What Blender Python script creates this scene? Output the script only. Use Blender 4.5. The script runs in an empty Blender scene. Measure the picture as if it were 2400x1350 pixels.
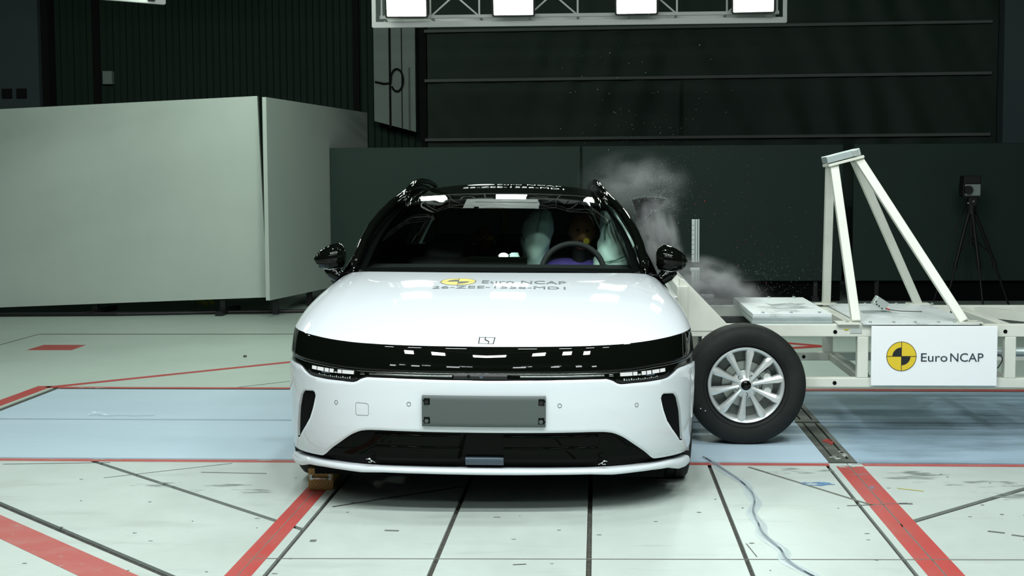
import bpy, bmesh, math, random
import numpy as np
from mathutils import Vector, Matrix
from mathutils.bvhtree import BVHTree
from math import pi, sin, cos, radians, sqrt

random.seed(7)
SC = bpy.context.scene
COL = SC.collection
# ------------------------------------------------------------------ camera
cd = bpy.data.cameras.new('camera')
cd.sensor_width = 36.0; cd.lens = 36.0 * 3300 / 2400; cd.clip_end = 200
cam = bpy.data.objects.new('camera', cd); COL.objects.link(cam)
cam.matrix_world = (Matrix.Translation((0, 0, 1.46)) @ Matrix.Rotation(radians(3.45), 4, 'Z')
                    @ Matrix.Rotation(radians(90 - 4.33), 4, 'X') @ Matrix.Rotation(radians(-0.33), 4, 'Z'))
SC.camera = cam
# ------------------------------------------------------------------ world, exposure
wd = bpy.data.worlds.new('world'); SC.world = wd; wd.use_nodes = True
wd.node_tree.nodes['Background'].inputs[0].default_value = (.010, .016, .014, 1)
wd.node_tree.nodes['Background'].inputs[1].default_value = 1.0
vs = SC.view_settings
vs.view_transform = 'Standard'; vs.look = 'None'; vs.gamma = 1; vs.use_curve_mapping = False
vs.exposure = 0.15
LAMP_FRONT = 20.0; LAMP_TOP = 85.0; LAMP_BACK = 42.0     # radiance of the floodlight lenses

# ------------------------------------------------------------------ materials
MATS = {}
def mat(name, col, rough=.5, metal=0.0, spec=.5, coat=0.0, emit=None, estr=0.0, noise=None, bump=None, coatrough=.03):
    m = bpy.data.materials.new(name); m.use_nodes = True
    nt = m.node_tree; b = nt.nodes['Principled BSDF']
    b.inputs['Base Color'].default_value = (*col, 1); b.inputs['Roughness'].default_value = rough
    b.inputs['Metallic'].default_value = metal; b.inputs['Specular IOR Level'].default_value = spec
    b.inputs['Coat Weight'].default_value = coat; b.inputs['Coat Roughness'].default_value = coatrough
    if emit: b.inputs['Emission Color'].default_value = (*emit, 1); b.inputs['Emission Strength'].default_value = estr
    if noise or bump:
        tc = nt.nodes.new('ShaderNodeTexCoord')
    if noise:
        src = tc.outputs['Object']
        prev = None
        for (scale, lo, hi, c2, stretch) in noise:
            mp = nt.nodes.new('ShaderNodeMapping'); mp.inputs['Scale'].default_value = stretch
            nt.links.new(src, mp.inputs[0])
            n = nt.nodes.new('ShaderNodeTexNoise'); n.inputs['Scale'].default_value = scale
            n.inputs['Detail'].default_value = 6; n.inputs['Roughness'].default_value = .65
            nt.links.new(mp.outputs[0], n.inputs['Vector'])
            r = nt.nodes.new('ShaderNodeMapRange'); r.inputs[1].default_value = lo; r.inputs[2].default_value = hi
            nt.links.new(n.outputs[0], r.inputs[0])
            mx = nt.nodes.new('ShaderNodeMix'); mx.data_type = 'RGBA'
            nt.links.new(r.outputs[0], mx.inputs[0])
            if prev: nt.links.new(prev, mx.inputs[6])
            else: mx.inputs[6].default_value = (*col, 1)
            mx.inputs[7].default_value = (*c2, 1)
            prev = mx.outputs[2]
        nt.links.new(prev, b.inputs['Base Color'])
    if bump:
        n = nt.nodes.new('ShaderNodeTexNoise'); n.inputs['Scale'].default_value = bump[0]; n.inputs['Detail'].default_value = 4
        nt.links.new(tc.outputs['Object'], n.inputs['Vector'])
        bp = nt.nodes.new('ShaderNodeBump'); bp.inputs['Strength'].default_value = bump[1]; bp.inputs['Distance'].default_value = .01
        nt.links.new(n.outputs[0], bp.inputs['Height']); nt.links.new(bp.outputs[0], b.inputs['Normal'])
    MATS[name] = m
    return m
def M(n): return MATS[n]
S1 = (1, 1, 1)
mat('white_paint', (.75, .80, .835), .55, spec=0, coat=1.0)
mat('black_gloss', (.003, .004, .003), .25, spec=0, coat=.6, coatrough=.015)
mat('grille_black', (.003, .004, .003), .3, spec=0, coat=.14, coatrough=.03)
mat('black_trim', (.008, .009, .009), .45)
mat('black_matt', (.004, .005, .005), .8, spec=.08)
mat('cabin_black', (.010, .013, .012), .7)
mat('rubber', (.009, .011, .010), .72, spec=.3, noise=[(6, .45, .75, (.018, .021, .019), S1)])
mat('alloy', (.72, .76, .74), .32, metal=.55, spec=.6)
mat('alloy_dark', (.16, .18, .17), .4, metal=.6)
mat('brake_steel', (.42, .45, .43), .35, metal=.9)
mat('chrome', (.85, .88, .88), .12, metal=1.0)
mat('dark_chrome', (.22, .24, .23), .22, metal=1.0)
mat('plate_grey', (.085, .105, .10), .5)
mat('blue_grey', (.05, .075, .10), .45)
mat('cream_paint', (.72, .74, .66), .42, noise=[(3, .5, .75, (.62, .64, .55), S1)])
mat('board_white', (.93, .955, .965), .38)
mat('print_yellow', (.80, .58, .03), .45)
mat('print_black', (.010, .013, .014), .5)
mat('print_navy', (.035, .05, .07), .5)
mat('print_white', (.85, .9, .9), .5)
mat('floor_paint', (.555, .63, .59), .45, noise=[(1.1, .38, .68, (.46, .525, .485), (1, .6, 1)), (4, .56, .78, (.40, .45, .41), (.3, 1.3, 1)), (13, .64, .80, (.34, .375, .34), (.22, 1.8, 1)), (46, .68, .76, (.20, .22, .19), (.6, 1.3, 1))])
mat('floor_rear', (.51, .61, .545), .42, noise=[(1.0, .42, .72, (.46, .555, .49), S1), (14, .66, .82, (.32, .36, .31), (.4, 1.5, 1))])
mat('steel_floor', (.53, .675, .775), .42, noise=[(1.2, .40, .70, (.47, .61, .71), (.25, 1, 1)), (10, .60, .82, (.62, .74, .80), (.12, 1.6, 1))])
mat('steel_dark', (.38, .52, .64), .42, noise=[(1.3, .42, .62, (.20, .29, .35), (.5, 1.1, 1)), (7, .58, .82, (.36, .44, .51), (.12, 1.6, 1))])  # darker bluish steel with large dark smudges, right of the track
mat('joint', (.045, .045, .037), .9, noise=[(60, .48, .7, (.12, .115, .095), S1)])
mat('joint_soft', (.16, .17, .145), .9)
mat('scuff', (.13, .145, .135), .7)
mat('red_paint', (.47, .050, .043), .5, noise=[(4, .42, .70, (.42, .085, .072), S1), (12, .60, .72, (.33, .05, .045), (.5, 1, 1)), (38, .66, .74, (.42, .36, .32), S1)])
mat('red_faded', (.45, .085, .075), .5, noise=[(5, .45, .7, (.46, .14, .125), S1), (24, .60, .70, (.36, .30, .27), S1)])
mat('track_metal', (.085, .095, .080), .5, noise=[(7, .52, .7, (.17, .17, .145), S1)])
mat('wear_white', (.55, .57, .53), .6)
mat('white_board', (.57, .655, .585), .55, noise=[(.8, .4, .7, (.52, .605, .54), S1)])
mat('grey_board', (.016, .038, .029), .6, spec=.3, noise=[(.7, .4, .7, (.014, .033, .026), S1)])
mat('wall_green', (.026, .050, .037), .75, spec=.2)
mat('wall_blue', (.075, .105, .11), .8)
mat('wall_black', (.004, .005, .004), .9)
mat('curtain', (.021, .042, .030), .6, spec=.3)
mat('batten', (.13, .155, .14), .6)
mat('column_grey', (.30, .38, .33), .7)
mat('ceiling_dark', (.012, .015, .014), .9)
mat('truss_paint', (.48, .50, .48), .45)
mat('lamp_black', (.02, .02, .02), .5)
mat('steel_galv', (.48, .56, .55), .42, metal=.55, noise=[(4, .45, .75, (.36, .42, .41), S1)])
mat('steel_dusty', (.70, .75, .75), .5, noise=[(3.2, .55, .70, (.20, .24, .23), (1, .5, 1))])
mat('bolt_zinc', (.62, .68, .66), .35, metal=.8)
mat('airbag', (.68, .93, .83), .8, bump=(9, .35))
mat('airbag_seam', (.16, .30, .25), .8)
mat('dummy_skin', (.34, .17, .07), .6)
mat('dummy_shirt', (.13, .09, .42), .8)
mat('dummy_vest', (.20, .17, .05), .8)
mat('yellow_mark', (.62, .48, .02), .6)
mat('orange_skin', (.42, .17, .06), .6)
mat('silver_tape', (.040, .050, .054), .5, metal=.0, spec=.35, bump=(18, .25))
mat('seat_black', (.012, .014, .014), .75)
mat('yellow_bar', (.35, .34, .04), .7)
mat('wood', (.38, .22, .07), .65)
mat('tripod_black', (.004, .004, .004), .6)
mat('camera_white', (.30, .36, .35), .5)
mat('extrusion', (.55, .62, .60), .35, metal=.5)
mat('cable_grey', (.05, .07, .085), .5)
mat('glass_bit', (.75, .86, .84), .25)
mat('red_bit', (.55, .05, .05), .5)
mat('tag_yellow', (.50, .46, .04), .7)
mat('debris', (.09, .10, .09), .8)
# wood end grain rings
def wood_rings():
    nt = M('wood').node_tree; b = nt.nodes['Principled BSDF']
    tc = nt.nodes.new('ShaderNodeTexCoord'); mp = nt.nodes.new('ShaderNodeMapping')
    mp.inputs['Location'].default_value = (0, 0, -.05)
    w = nt.nodes.new('ShaderNodeTexWave'); w.wave_type = 'RINGS'; w.rings_direction = 'Y'
    w.inputs['Scale'].default_value = 26; w.inputs['Distortion'].default_value = 2.5; w.inputs['Detail Scale'].default_value = 1.5
    r = nt.nodes.new('ShaderNodeMix'); r.data_type = 'RGBA'
    r.inputs[6].default_value = (.58, .37, .13, 1); r.inputs[7].default_value = (.30, .17, .05, 1)
    nt.links.new(tc.outputs['Object'], mp.inputs[0]); nt.links.new(mp.outputs[0], w.inputs['Vector'])
    nt.links.new(w.outputs[0], r.inputs[0]); nt.links.new(r.outputs[2], b.inputs['Base Color'])
wood_rings()
def glass_mat(name, tint, rough=.01, ior=1.5):
    m = bpy.data.materials.new(name); m.use_nodes = True; nt = m.node_tree; nt.nodes.clear()
    o = nt.nodes.new('ShaderNodeOutputMaterial'); mx = nt.nodes.new('ShaderNodeMixShader')
    t = nt.nodes.new('ShaderNodeBsdfTransparent'); t.inputs[0].default_value = (*tint, 1)
    g = nt.nodes.new('ShaderNodeBsdfGlossy'); g.inputs['Roughness'].default_value = rough
    f = nt.nodes.new('ShaderNodeFresnel'); f.inputs[0].default_value = ior
    nt.links.new(f.outputs[0], mx.inputs[0]); nt.links.new(t.outputs[0], mx.inputs[1]); nt.links.new(g.outputs[0], mx.inputs[2])
    nt.links.new(mx.outputs[0], o.inputs[0]); MATS[name] = m
glass_mat('windshield_glass', (.90, .98, .94), ior=1.38)
glass_mat('dark_glass', (.03, .04, .036), .03, 1.25)
glass_mat('lens_clear', (.85, .9, .9))
def film_mat(name, col, k):
    m = bpy.data.materials.new(name); m.use_nodes = True; nt = m.node_tree; nt.nodes.clear()
    o = nt.nodes.new('ShaderNodeOutputMaterial'); mx = nt.nodes.new('ShaderNodeMixShader'); mx.inputs[0].default_value = k
    t = nt.nodes.new('ShaderNodeBsdfTransparent'); b = nt.nodes.new('ShaderNodeBsdfPrincipled')
    b.inputs['Base Color'].default_value = (*col, 1); b.inputs['Roughness'].default_value = .25
    nt.links.new(t.outputs[0], mx.inputs[1]); nt.links.new(b.outputs[0], mx.inputs[2]); nt.links.new(mx.outputs[0], o.inputs[0]); MATS[name] = m
film_mat('clear_film', (.66, .78, .86), .34)
def smear_mat(name, col, scale, lo, hi, stretch):
    film_mat(name, col, .5); nt = M(name).node_tree; mx = [n for n in nt.nodes if n.type == 'MIX_SHADER'][0]
    tc = nt.nodes.new('ShaderNodeTexCoord'); mp = nt.nodes.new('ShaderNodeMapping'); mp.inputs['Scale'].default_value = stretch
    nz = nt.nodes.new('ShaderNodeTexNoise'); nz.inputs['Scale'].default_value = scale; nz.inputs['Detail'].default_value = 6
    r = nt.nodes.new('ShaderNodeMapRange'); r.inputs[1].default_value = lo; r.inputs[2].default_value = hi
    nt.links.new(tc.outputs['Object'], mp.inputs[0]); nt.links.new(mp.outputs[0], nz.inputs['Vector']); nt.links.new(nz.outputs[0], r.inputs[0]); nt.links.new(r.outputs[0], mx.inputs[0])
smear_mat('smear_grey', (.31, .36, .34), 9, .50, .86, (.6, 1.6, 1)); smear_mat('blue_smear', (.16, .36, .62), 14, .40, .62, (.8, 1.5, 1)); smear_mat('worn_white', (.58, .60, .56), 24, .44, .58, S1); smear_mat('worn_red', (.50, .06, .05), 24, .40, .55, S1)
def lamp_mat(name, col, s):
    m = bpy.data.materials.new(name); m.use_nodes = True; nt = m.node_tree; nt.nodes.clear()
    o = nt.nodes.new('ShaderNodeOutputMaterial'); e = nt.nodes.new('ShaderNodeEmission')
    e.inputs[0].default_value = (*col, 1); e.inputs[1].default_value = s
    nt.links.new(e.outputs[0], o.inputs[0]); MATS[name] = m
lamp_mat('lens_front', (.93, .985, 1.0), LAMP_FRONT)
lamp_mat('lens_top', (.93, 1.0, .985), LAMP_TOP)
lamp_mat('lens_back', (.86, 1.0, .88), LAMP_BACK)
lamp_mat('lens_board_fill', (.88, 1.0, .90), 46.0)  # lens of unseen lamps added to brighten the white boards
lamp_mat('led_white', (.93, 1.0, .98), .75)
lamp_mat('flash_white', (.92, 1.0, 1.0), 6.0)

# ------------------------------------------------------------------ mesh helpers
class MB:
    def __init__(s): s.v = []; s.f = []
    def add(s, vs, fs):
        o = len(s.v); s.v += [tuple(map(float, p)) for p in vs]; s.f += [tuple(o + i for i in f) for f in fs]; return s
    def box(s, c, d, rot=None):
        h = [x / 2 for x in d]; P = []
        for z in (-1, 1):
            for y in (-1, 1):
                for x in (-1, 1):
                    p = Vector((x * h[0], y * h[1], z * h[2]))
                    if rot: p = rot @ p
                    P.append((p.x + c[0], p.y + c[1], p.z + c[2]))
        return s.add(P, [(0, 2, 3, 1), (4, 5, 7, 6), (0, 1, 5, 4), (2, 6, 7, 3), (0, 4, 6, 2), (1, 3, 7, 5)])
    def bb(s, x0, x1, y0, y1, z0, z1):
        return s.box(((x0 + x1) / 2, (y0 + y1) / 2, (z0 + z1) / 2), (x1 - x0, y1 - y0, z1 - z0))
    def beam(s, a, b, w, h, up=(0, 0, 1)):
        a = Vector(a); b = Vector(b); d = b - a; L = d.length; d.normalize()
        x = d.cross(Vector(up))
        if x.length < 1e-4: x = d.cross(Vector((1, 0, 0)))
        x.normalize(); z = x.cross(d)
        R = Matrix((x, d, z)).transposed()
        return s.box((a + b) / 2, (w, L, h), R)
    def cyl(s, a, b, r0, r1=None, n=16, cap=True):
        r1 = r0 if r1 is None else r1
        a = Vector(a); b = Vector(b); d = (b - a).normalized(); x = d.orthogonal().normalized(); y = d.cross(x)
        P = [a + (x * cos(2 * pi * i / n) + y * sin(2 * pi * i / n)) * r0 for i in range(n)] + \
            [b + (x * cos(2 * pi * i / n) + y * sin(2 * pi * i / n)) * r1 for i in range(n)]
        F = [(i, (i + 1) % n, n + (i + 1) % n, n + i) for i in range(n)]
        if cap: F += [tuple(range(n - 1, -1, -1)), tuple(range(n, 2 * n))]
        return s.add(P, F)
    def tube(s, pts, r, n=8, closed=False):
        pts = [Vector(p) for p in pts]; m = len(pts); R = r if hasattr(r, '__len__') else [r] * m
        rings = []; px = None
        for i, p in enumerate(pts):
            a = pts[i - 1] if (i > 0 or closed) else p; b = pts[(i + 1) % m] if (i < m - 1 or closed) else p
            d = (b - a).normalized()
            x = d.orthogonal().normalized() if px is None else (px - d * px.dot(d)).normalized()
            px = x; y = d.cross(x)
            rings.append([p + (x * cos(2 * pi * k / n) + y * sin(2 * pi * k / n)) * R[i] for k in range(n)])
        P = [q for g in rings for q in g]; F = []
        for i in range(m if closed else m - 1):
            j = (i + 1) % m
            for k in range(n): F.append((i * n + k, i * n + (k + 1) % n, j * n + (k + 1) % n, j * n + k))
        if not closed: F += [tuple(range(n - 1, -1, -1)), tuple((m - 1) * n + k for k in range(n))]
        return s.add(P, F)
    def grid(s, rows, flip=False):
        n = len(rows[0]); P = [p for r in rows for p in r]; F = []
        for i in range(len(rows) - 1):
            for j in range(n - 1):
                q = (i * n + j, i * n + j + 1, (i + 1) * n + j + 1, (i + 1) * n + j)
                F.append(q[::-1] if flip else q)
        return s.add(P, F)
    def lathe(s, prof, n=48, axis='Y', c=(0, 0, 0), closed=False):
        rows = []
        for (r, h) in prof:
            rows.append([])
            for i in range(n):
                a = 2 * pi * i / n
                if axis == 'Y': p = (c[0] + r * cos(a), c[1] + h, c[2] + r * sin(a))
                elif axis == 'X': p = (c[0] + h, c[1] + r * cos(a), c[2] + r * sin(a))
                else: p = (c[0] + r * cos(a), c[1] + r * sin(a), c[2] + h)
                rows[-1].append(p)
        P = [p for r in rows for p in r]; F = []
        m = len(rows)
        for i in range(m if closed else m - 1):
            i2 = (i + 1) % m
            for j in range(n): F.append((i * n + j, i * n + (j + 1) % n, i2 * n + (j + 1) % n, i2 * n + j))
        return s.add(P, F)
    def prism(s, poly, y0, y1, axis='Y'):
        n = len(poly)
        if axis == 'Y': P = [(x, y0, z) for x, z in poly] + [(x, y1, z) for x, z in poly]
        elif axis == 'Z': P = [(x, y, y0) for x, y in poly] + [(x, y, y1) for x, y in poly]
        else: P = [(y0, x, z) for x, z in poly] + [(y1, x, z) for x, z in poly]
        F = [tuple(range(n)), tuple(range(2 * n - 1, n - 1, -1))] + [(i, n + i, n + (i + 1) % n, (i + 1) % n) for i in range(n)]
        return s.add(P, F)
    def build(s, name, m, parent=None, smooth=False, bevel=0, fixn=True, angle=None):
        me = bpy.data.meshes.new(name); me.from_pydata(s.v, [], s.f)
        if fixn or bevel:
            bm = bmesh.new(); bm.from_mesh(me)
            if fixn: bmesh.ops.recalc_face_normals(bm, faces=bm.faces)
            if bevel: bmesh.ops.bevel(bm, geom=list(bm.edges), offset=bevel, segments=2, affect='EDGES', profile=.5, clamp_overlap=True)
            bm.to_mesh(me); bm.free()
        me.validate()
        if smooth:
            for p in me.polygons: p.use_smooth = True
            if angle: me.set_sharp_from_angle(angle=radians(angle))
        me.materials.append(M(m) if isinstance(m, str) else m)
        o = bpy.data.objects.new(name, me); COL.objects.link(o)
        if parent: o.parent = parent
        return o
def tag(o, label=None, cat=None, group=None, kind=None):
    if label: o['label'] = label
    if cat: o['category'] = cat
    if group: o['group'] = group
    if kind: o['kind'] = kind
    return o
def empty(name, loc=(0, 0, 0), rot=(0, 0, 0)):
    o = bpy.data.objects.new(name, None); COL.objects.link(o); o.location = loc; o.rotation_euler = rot
    o.empty_display_size = .1; return o
def copy_tree(o, parent=None):
    c = o.copy(); COL.objects.link(c); c.parent = parent
    for ch in list(o.children): copy_tree(ch, c)
    return c
def text_mesh(txt, size, extrude=0.0, align='LEFT', shear=0.0, bold=0.0):
    cu = bpy.data.curves.new('t', 'FONT'); cu.body = txt; cu.size = size; cu.extrude = extrude; cu.align_x = align; cu.shear = shear
    cu.resolution_u = 3; cu.offset = bold
    o = bpy.data.objects.new('t', cu); COL.objects.link(o)
    bpy.context.view_layer.update()
    me = bpy.data.meshes.new_from_object(o.evaluated_get(bpy.context.evaluated_depsgraph_get()))
    bpy.data.objects.remove(o); bpy.data.curves.remove(cu)
    return me
def from_mesh(name, me, m, parent, fn):
    for v in me.vertices: v.co = fn(v.co)
    me.name = name; me.materials.clear(); me.materials.append(M(m))
    o = bpy.data.objects.new(name, me); COL.objects.link(o); o.parent = parent; return o
def itp(T, x): return float(np.interp(x, [a for a, _ in T], [b for _, b in T]))

# ================================================================== FLOOR
floor = tag(MB().bb(-11, 11, -9, 22, -.20, -.014).build('floor', 'joint'), kind='structure')
def clip(poly, a, b, c):        # keep a*x+b*y<=c
    out = []
    for i in range(len(poly)):
        p, q = poly[i], poly[(i + 1) % len(poly)]
        dp, dq = a * p[0] + b * p[1] - c, a * q[0] + b * q[1] - c
        if dp <= 0: out.append(p)
        if dp * dq < 0:
            t = dp / (dp - dq); out.append((p[0] + t * (q[0] - p[0]), p[1] + t * (q[1] - p[1])))
    return out
def cut(polys, a, b, c, gap=.02, where=None):
    n = sqrt(a * a + b * b); a, b, c = a / n, b / n, c / n; out = []
    for p in polys:
        cx = sum(q[0] for q in p) / len(p); cy = sum(q[1] for q in p) / len(p)
        if where and not where(cx, cy): out.append(p); continue
        for s in (1, -1):
            r = clip(p, a * s, b * s, c * s - gap / 2)
            if len(r) >= 3: out.append(r)
    return out
polys = [[(-10.9, -8.9), (10.9, -8.9), (10.9, 7.262), (-10.9, 7.262)]]
for X, g in ((-1.235, .020), (-.622, .021), (-.031, .021), (.576, .019), (1.177, .018), (1.286, .005)):
    polys = cut(polys, 1, 0, X, g)
polys = cut(polys, 1, 1, 4.545, .030, lambda x, y: x < -1.3)
polys = cut(polys, 1, 1, 3.475, .040, lambda x, y: x < -1.3)
polys = cut(polys, -1, 1, 4.67, .038, lambda x, y: x > 1.3)
for p in polys: MB().prism(p, -.013, 0, 'Z').build('floor_panel', 'floor_paint', floor)
MB().bb(-10.9, 10.9, 9.862, 21.9, -.013, 0).build('floor_panel', 'floor_rear', floor)
MB().bb(-10.9, -3.90, 7.285, 9.86, -.013, 0).build('floor_panel', 'floor_rear', floor)
for (y0, y1) in ((7.290, 8.472), (8.520, 9.765)):
    MB().bb(-3.862, 1.198, y0, y1, -.013, .0).build('steel_plate', 'steel_floor', floor)
    MB().bb(1.345, 10.9, y0, y1, -.013, .0).build('steel_plate', 'steel_dark', floor)
    for (a, b) in ((1.200, 1.233), (1.244, 1.303), (1.316, 1.343)):
        MB().bb(a, b, y0 + .08, y1 - .004, -.013, .001).build('track_bar', 'track_metal', floor)
    MB().bb(1.200, 1.343, y0, y0 + .078, -.013, .0012).build('track_bar', 'track_metal', floor)
def strip(name, pts, w, m, z=.0012, parent=floor, t=.0008):
    a = Vector((pts[0][0], pts[0][1], 0)); b = Vector((pts[1][0], pts[1][1], 0))
    d = (b - a).normalized(); n = Vector((-d.y, d.x, 0)) * w / 2
    return MB().prism([(a + n)[:2], (a - n)[:2], (b - n)[:2], (b + n)[:2]], z - t, z, 'Z').build(name, m, parent)
# painted red lines
strip('red_line', ((-10.8, 7.222), (1.19, 7.222)), .062, 'red_faded')
strip('red_line', ((1.36, 7.226), (10.8, 7.226)), .062, 'red_faded')
strip('red_line', ((-3.86, 9.825), (1.19, 9.825)), .075, 'red_faded', .0022)
strip('red_line', ((1.36, 9.825), (10.8, 9.825)), .10, 'red_faded', .0022)
strip('red_line', ((-1.336, -3), (-1.336, 7.20)), .102, 'red_paint')
strip('red_line', ((1.2505, -3), (1.2505, 7.18)), .064, 'red_paint')     # two halves beside the thin rail joint
strip('red_line', ((1.322, -3), (1.322, 7.18)), .066, 'red_paint')
strip('red_line', ((-6.0, 9.24 + .0), (-1.40, 4.64)), .165, 'red_faded')
strip('red_line', ((-3.985, 8.0), (-3.985, 9.90)), .11, 'red_paint')
strip('red_line', ((-3.95, 9.83), (-1.2, 12.58)), .085, 'red_paint')
strip('red_line', ((1.45, 12.88), (1.97, 12.45)), .12, 'red_paint'); strip('red_line', ((1.40, 12.16), (1.97, 12.42)), .12, 'red_paint', .0026)
MB().prism([(-5.02, 12.07), (-4.615, 12.07), (-4.633, 12.46), (-5.023, 12.46)], 0, .0015, 'Z').build('red_square', 'red_paint', floor)
# thin seams, scratches and scuffs
for a, b, w, m in (((-1.337, -3), (-1.337, 7.1), .004, 'joint_soft'), ((-5.43, 9.9), (-5.43, 13.34), .016, 'joint_soft'), ((-5.43, 13.36), (9, 13.50), .05, 'joint_soft'),
                   ((-2.593, 9.84), (-1.6, 10.85), .010, 'joint_soft'), ((.773, 7.148), (1.235, 6.312), .016, 'joint_soft'), ((-1.19, 6.20), (-.62, 6.66), .012, 'joint'),
                   ((-1.33, 5.32), (2.4, 5.44), .006, 'joint_soft'), ((-3.86, 8.50), (-3.86, 9.79), .03, 'joint'), ((-3.1, 7.10), (-2.55, 7.16), .008, 'scuff'), ((-2.45, 6.78), (-1.9, 7.16), .005, 'scuff'),
                   ((-2.0, 6.93), (-1.66, 6.91), .008, 'scuff'), ((.60, 5.62), (.62, 5.42), .004, 'scuff'), ((1.62, 5.86), (1.68, 5.83), .018, 'scuff'), ((1.70, 5.80), (1.75, 5.77), .015, 'scuff'), ((-.89, 5.78), (-.83, 5.775), .016, 'scuff'),
                   ((-1.17, 5.60), (-1.145, 5.60), .03, 'scuff'), ((-.32, 5.27), (-.27, 5.28), .010, 'scuff'), ((-.45, 6.03), (-.42, 6.03), .006, 'scuff'), ((1.36, 6.35), (1.42, 6.35), .02, 'scuff'), ((1.12, 6.30), (1.40, 6.36), .010, 'scuff'),
                   ((-5.9, 11.0), (-5.0, 10.9), .006, 'joint_soft')):
    strip('floor_seam' if 'joint' in m else 'scuff_mark', (a, b), w, m, .0018)
def blob(name, cx, cy, rx, ry, m, z=.0021, n=22, seed=1):
    rnd = random.Random(seed)
    P = [(cx + rx * cos(2 * pi * i / n) * rnd.uniform(.55, 1.1), cy + ry * sin(2 * pi * i / n) * rnd.uniform(.55, 1.1)) for i in range(n)]
    return MB().prism(P, z - .0008, z, 'Z').build(name, m, floor)
blob('paint_smear', 1.06, 6.76, .09, .05, 'blue_smear', seed=3); blob('paint_smear', 1.30, 6.70, .015, .04, 'blue_smear', .0025, seed=5)
blob('worn_patch', 1.25, 7.40, .03, .05, 'worn_white', .003, seed=6); blob('worn_patch', 1.31, 7.52, .02, .12, 'worn_white', .003, seed=8); blob('worn_patch', 1.29, 7.86, .035, .10, 'worn_red', .003, seed=9)
blob('worn_patch', 1.27, 7.17, .06, .03, 'worn_white', .003, seed=12); blob('worn_patch', 1.36, 7.24, .05, .02, 'worn_white', .003, seed=13)
blob('worn_patch', -3.6, 9.80, .12, .015, 'worn_white', .003, seed=15); blob('worn_patch', -1.75, 7.235, .06, .010, 'worn_white', .003, seed=16); blob('worn_patch', -2.6, 7.24, .09, .010, 'worn_white', .003, seed=17)
blob('rubber_smear', 1.85, 6.78, .22, .10, 'smear_grey', .0016, seed=21); blob('rubber_smear', 1.62, 7.06, .12, .04, 'smear_grey', .0016, seed=22)
blob('rubber_smear', 2.0, 6.55, .30, .16, 'smear_grey', .0017, seed=31); blob('rubber_smear', 1.55, 6.95, .30, .14, 'smear_grey', .0018, seed=32); blob('rubber_smear', .95, 7.05, .26, .08, 'smear_grey', .0018, seed=33); blob('rubber_smear', -2.0, 6.62, .35, .07, 'smear_grey', .0018, seed=34); blob('rubber_smear', -1.72, 6.5, .28, .05, 'smear_grey', .0019, seed=35)
for i in range(10): strip('tape_mark', ((1.42 + i * .011, 6.675 - i * .006), (1.428 + i * .011, 6.66 - i * .006)), .006, 'tag_yellow', .002)
rnd = random.Random(4)
for i in range(70):     # small chips on the painted panels
    x, y = rnd.uniform(-2.6, 2.2), rnd.uniform(4.9, 7.1)
    blob('paint_chip', x, y, rnd.uniform(.004, .013), rnd.uniform(.003, .008), 'scuff', .0015, 7, 100 + i)

# ================================================================== ROOM SHELL
def corrugated(x0, x1, y, z0, z1, pitch=.20, d=.04):
    mb = MB(); xs = []; x = x0; k = 0
    while x < x1:
        xs += [(x, y), (x + pitch * .38, y), (x + pitch * .5, y - d), (x + pitch * .88, y - d)]; x += pitch
    xs.append((x1, y)); xs = [p for p in xs if p[0] <= x1]
    mb.grid([[(a, b, z0) for a, b in xs], [(a, b, z1) for a, b in xs]]); return mb
wb = tag(MB().bb(-11, 11, 21.6, 21.9, 0, 7).build('wall_back', 'wall_black'), kind='structure')
corrugated(-8.05, -2.4, 20.75, 0, 7).build('wall_cladding', 'wall_green', wb)
MB().bb(-10.9, -8.17, 20.4, 20.75, 0, 7).build('wall_panel', 'wall_blue', wb)
MB().bb(-8.16, -8.06, 20.5, 20.8, 0, 7).build('wall_post', 'wall_black', wb)
MB().bb(-7.47, -7.36, 20.70, 20.8, 0, 7).build('wall_post', 'wall_black', wb)
MB().bb(-3.56, -3.47, 20.62, 20.8, 0, 7).build('wall_post', 'wall_black', wb)
MB().bb(-7.29, -7.15, 20.6, 20.7, 2.93, 3.12).build('junction_box', 'column_grey', wb)
for x in (-8.72, -8.50): MB().bb(x, x + .14, 20.36, 20.4, 2.72, 2.86).build('socket_box', 'wall_black', wb)
# pale column of folded sheet beside the curtain
MB().prism([(-3.20, 2.34), (-2.60, 2.18), (-2.60, 6.6), (-3.20, 6.6)], 20.30, 20.45).build('pale_column', 'column_grey', wb)
for x, w in ((-2.98, .03), (-2.80, .012)): MB().bb(x, x + w, 20.285, 20.30, 2.24, 6.6).build('column_groove', 'wall_black', wb)
MB().bb(-2.70, -2.675, 20.28, 20.30, 2.20, 3.1).build('column_edge', 'batten', wb)
MB().tube([(-3.18, 20.27, 2.90), (-3.05, 20.265, 2.87), (-2.95, 20.26, 2.88)] + [(-2.86 + .09 * cos(a), 20.25, 2.92 + .16 * sin(a)) for a in [pi - .4 - i * .33 for i in range(17)]], .014).build('hanging_cable', 'wall_black', wb)
MB().bb(-2.52, -2.44, 20.3, 20.5, 0, 7).build('wall_post', 'wall_black', wb)
tag(MB().bb(-11, -10.8, -9, 22, 0, 7).build('wall_left', 'wall_green'), kind='structure')
tag(MB().bb(10.8, 11, -9, 22, 0, 7).build('wall_right', 'wall_green'), kind='structure')
tag(MB().bb(-11, 11, -9.2, -9, 0, 7).build('wall_front', 'wall_green'), kind='structure')
ceil = tag(MB().bb(-11, 11, -9, 22, 7, 7.2).build('ceiling', 'ceiling_dark'), kind='structure')
pr = MB().bb(5.62, 6.6, 20.0, 20.5, 0, 7).build('trim_1', 'wall_blue'); tag(pr, kind='structure')
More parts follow.
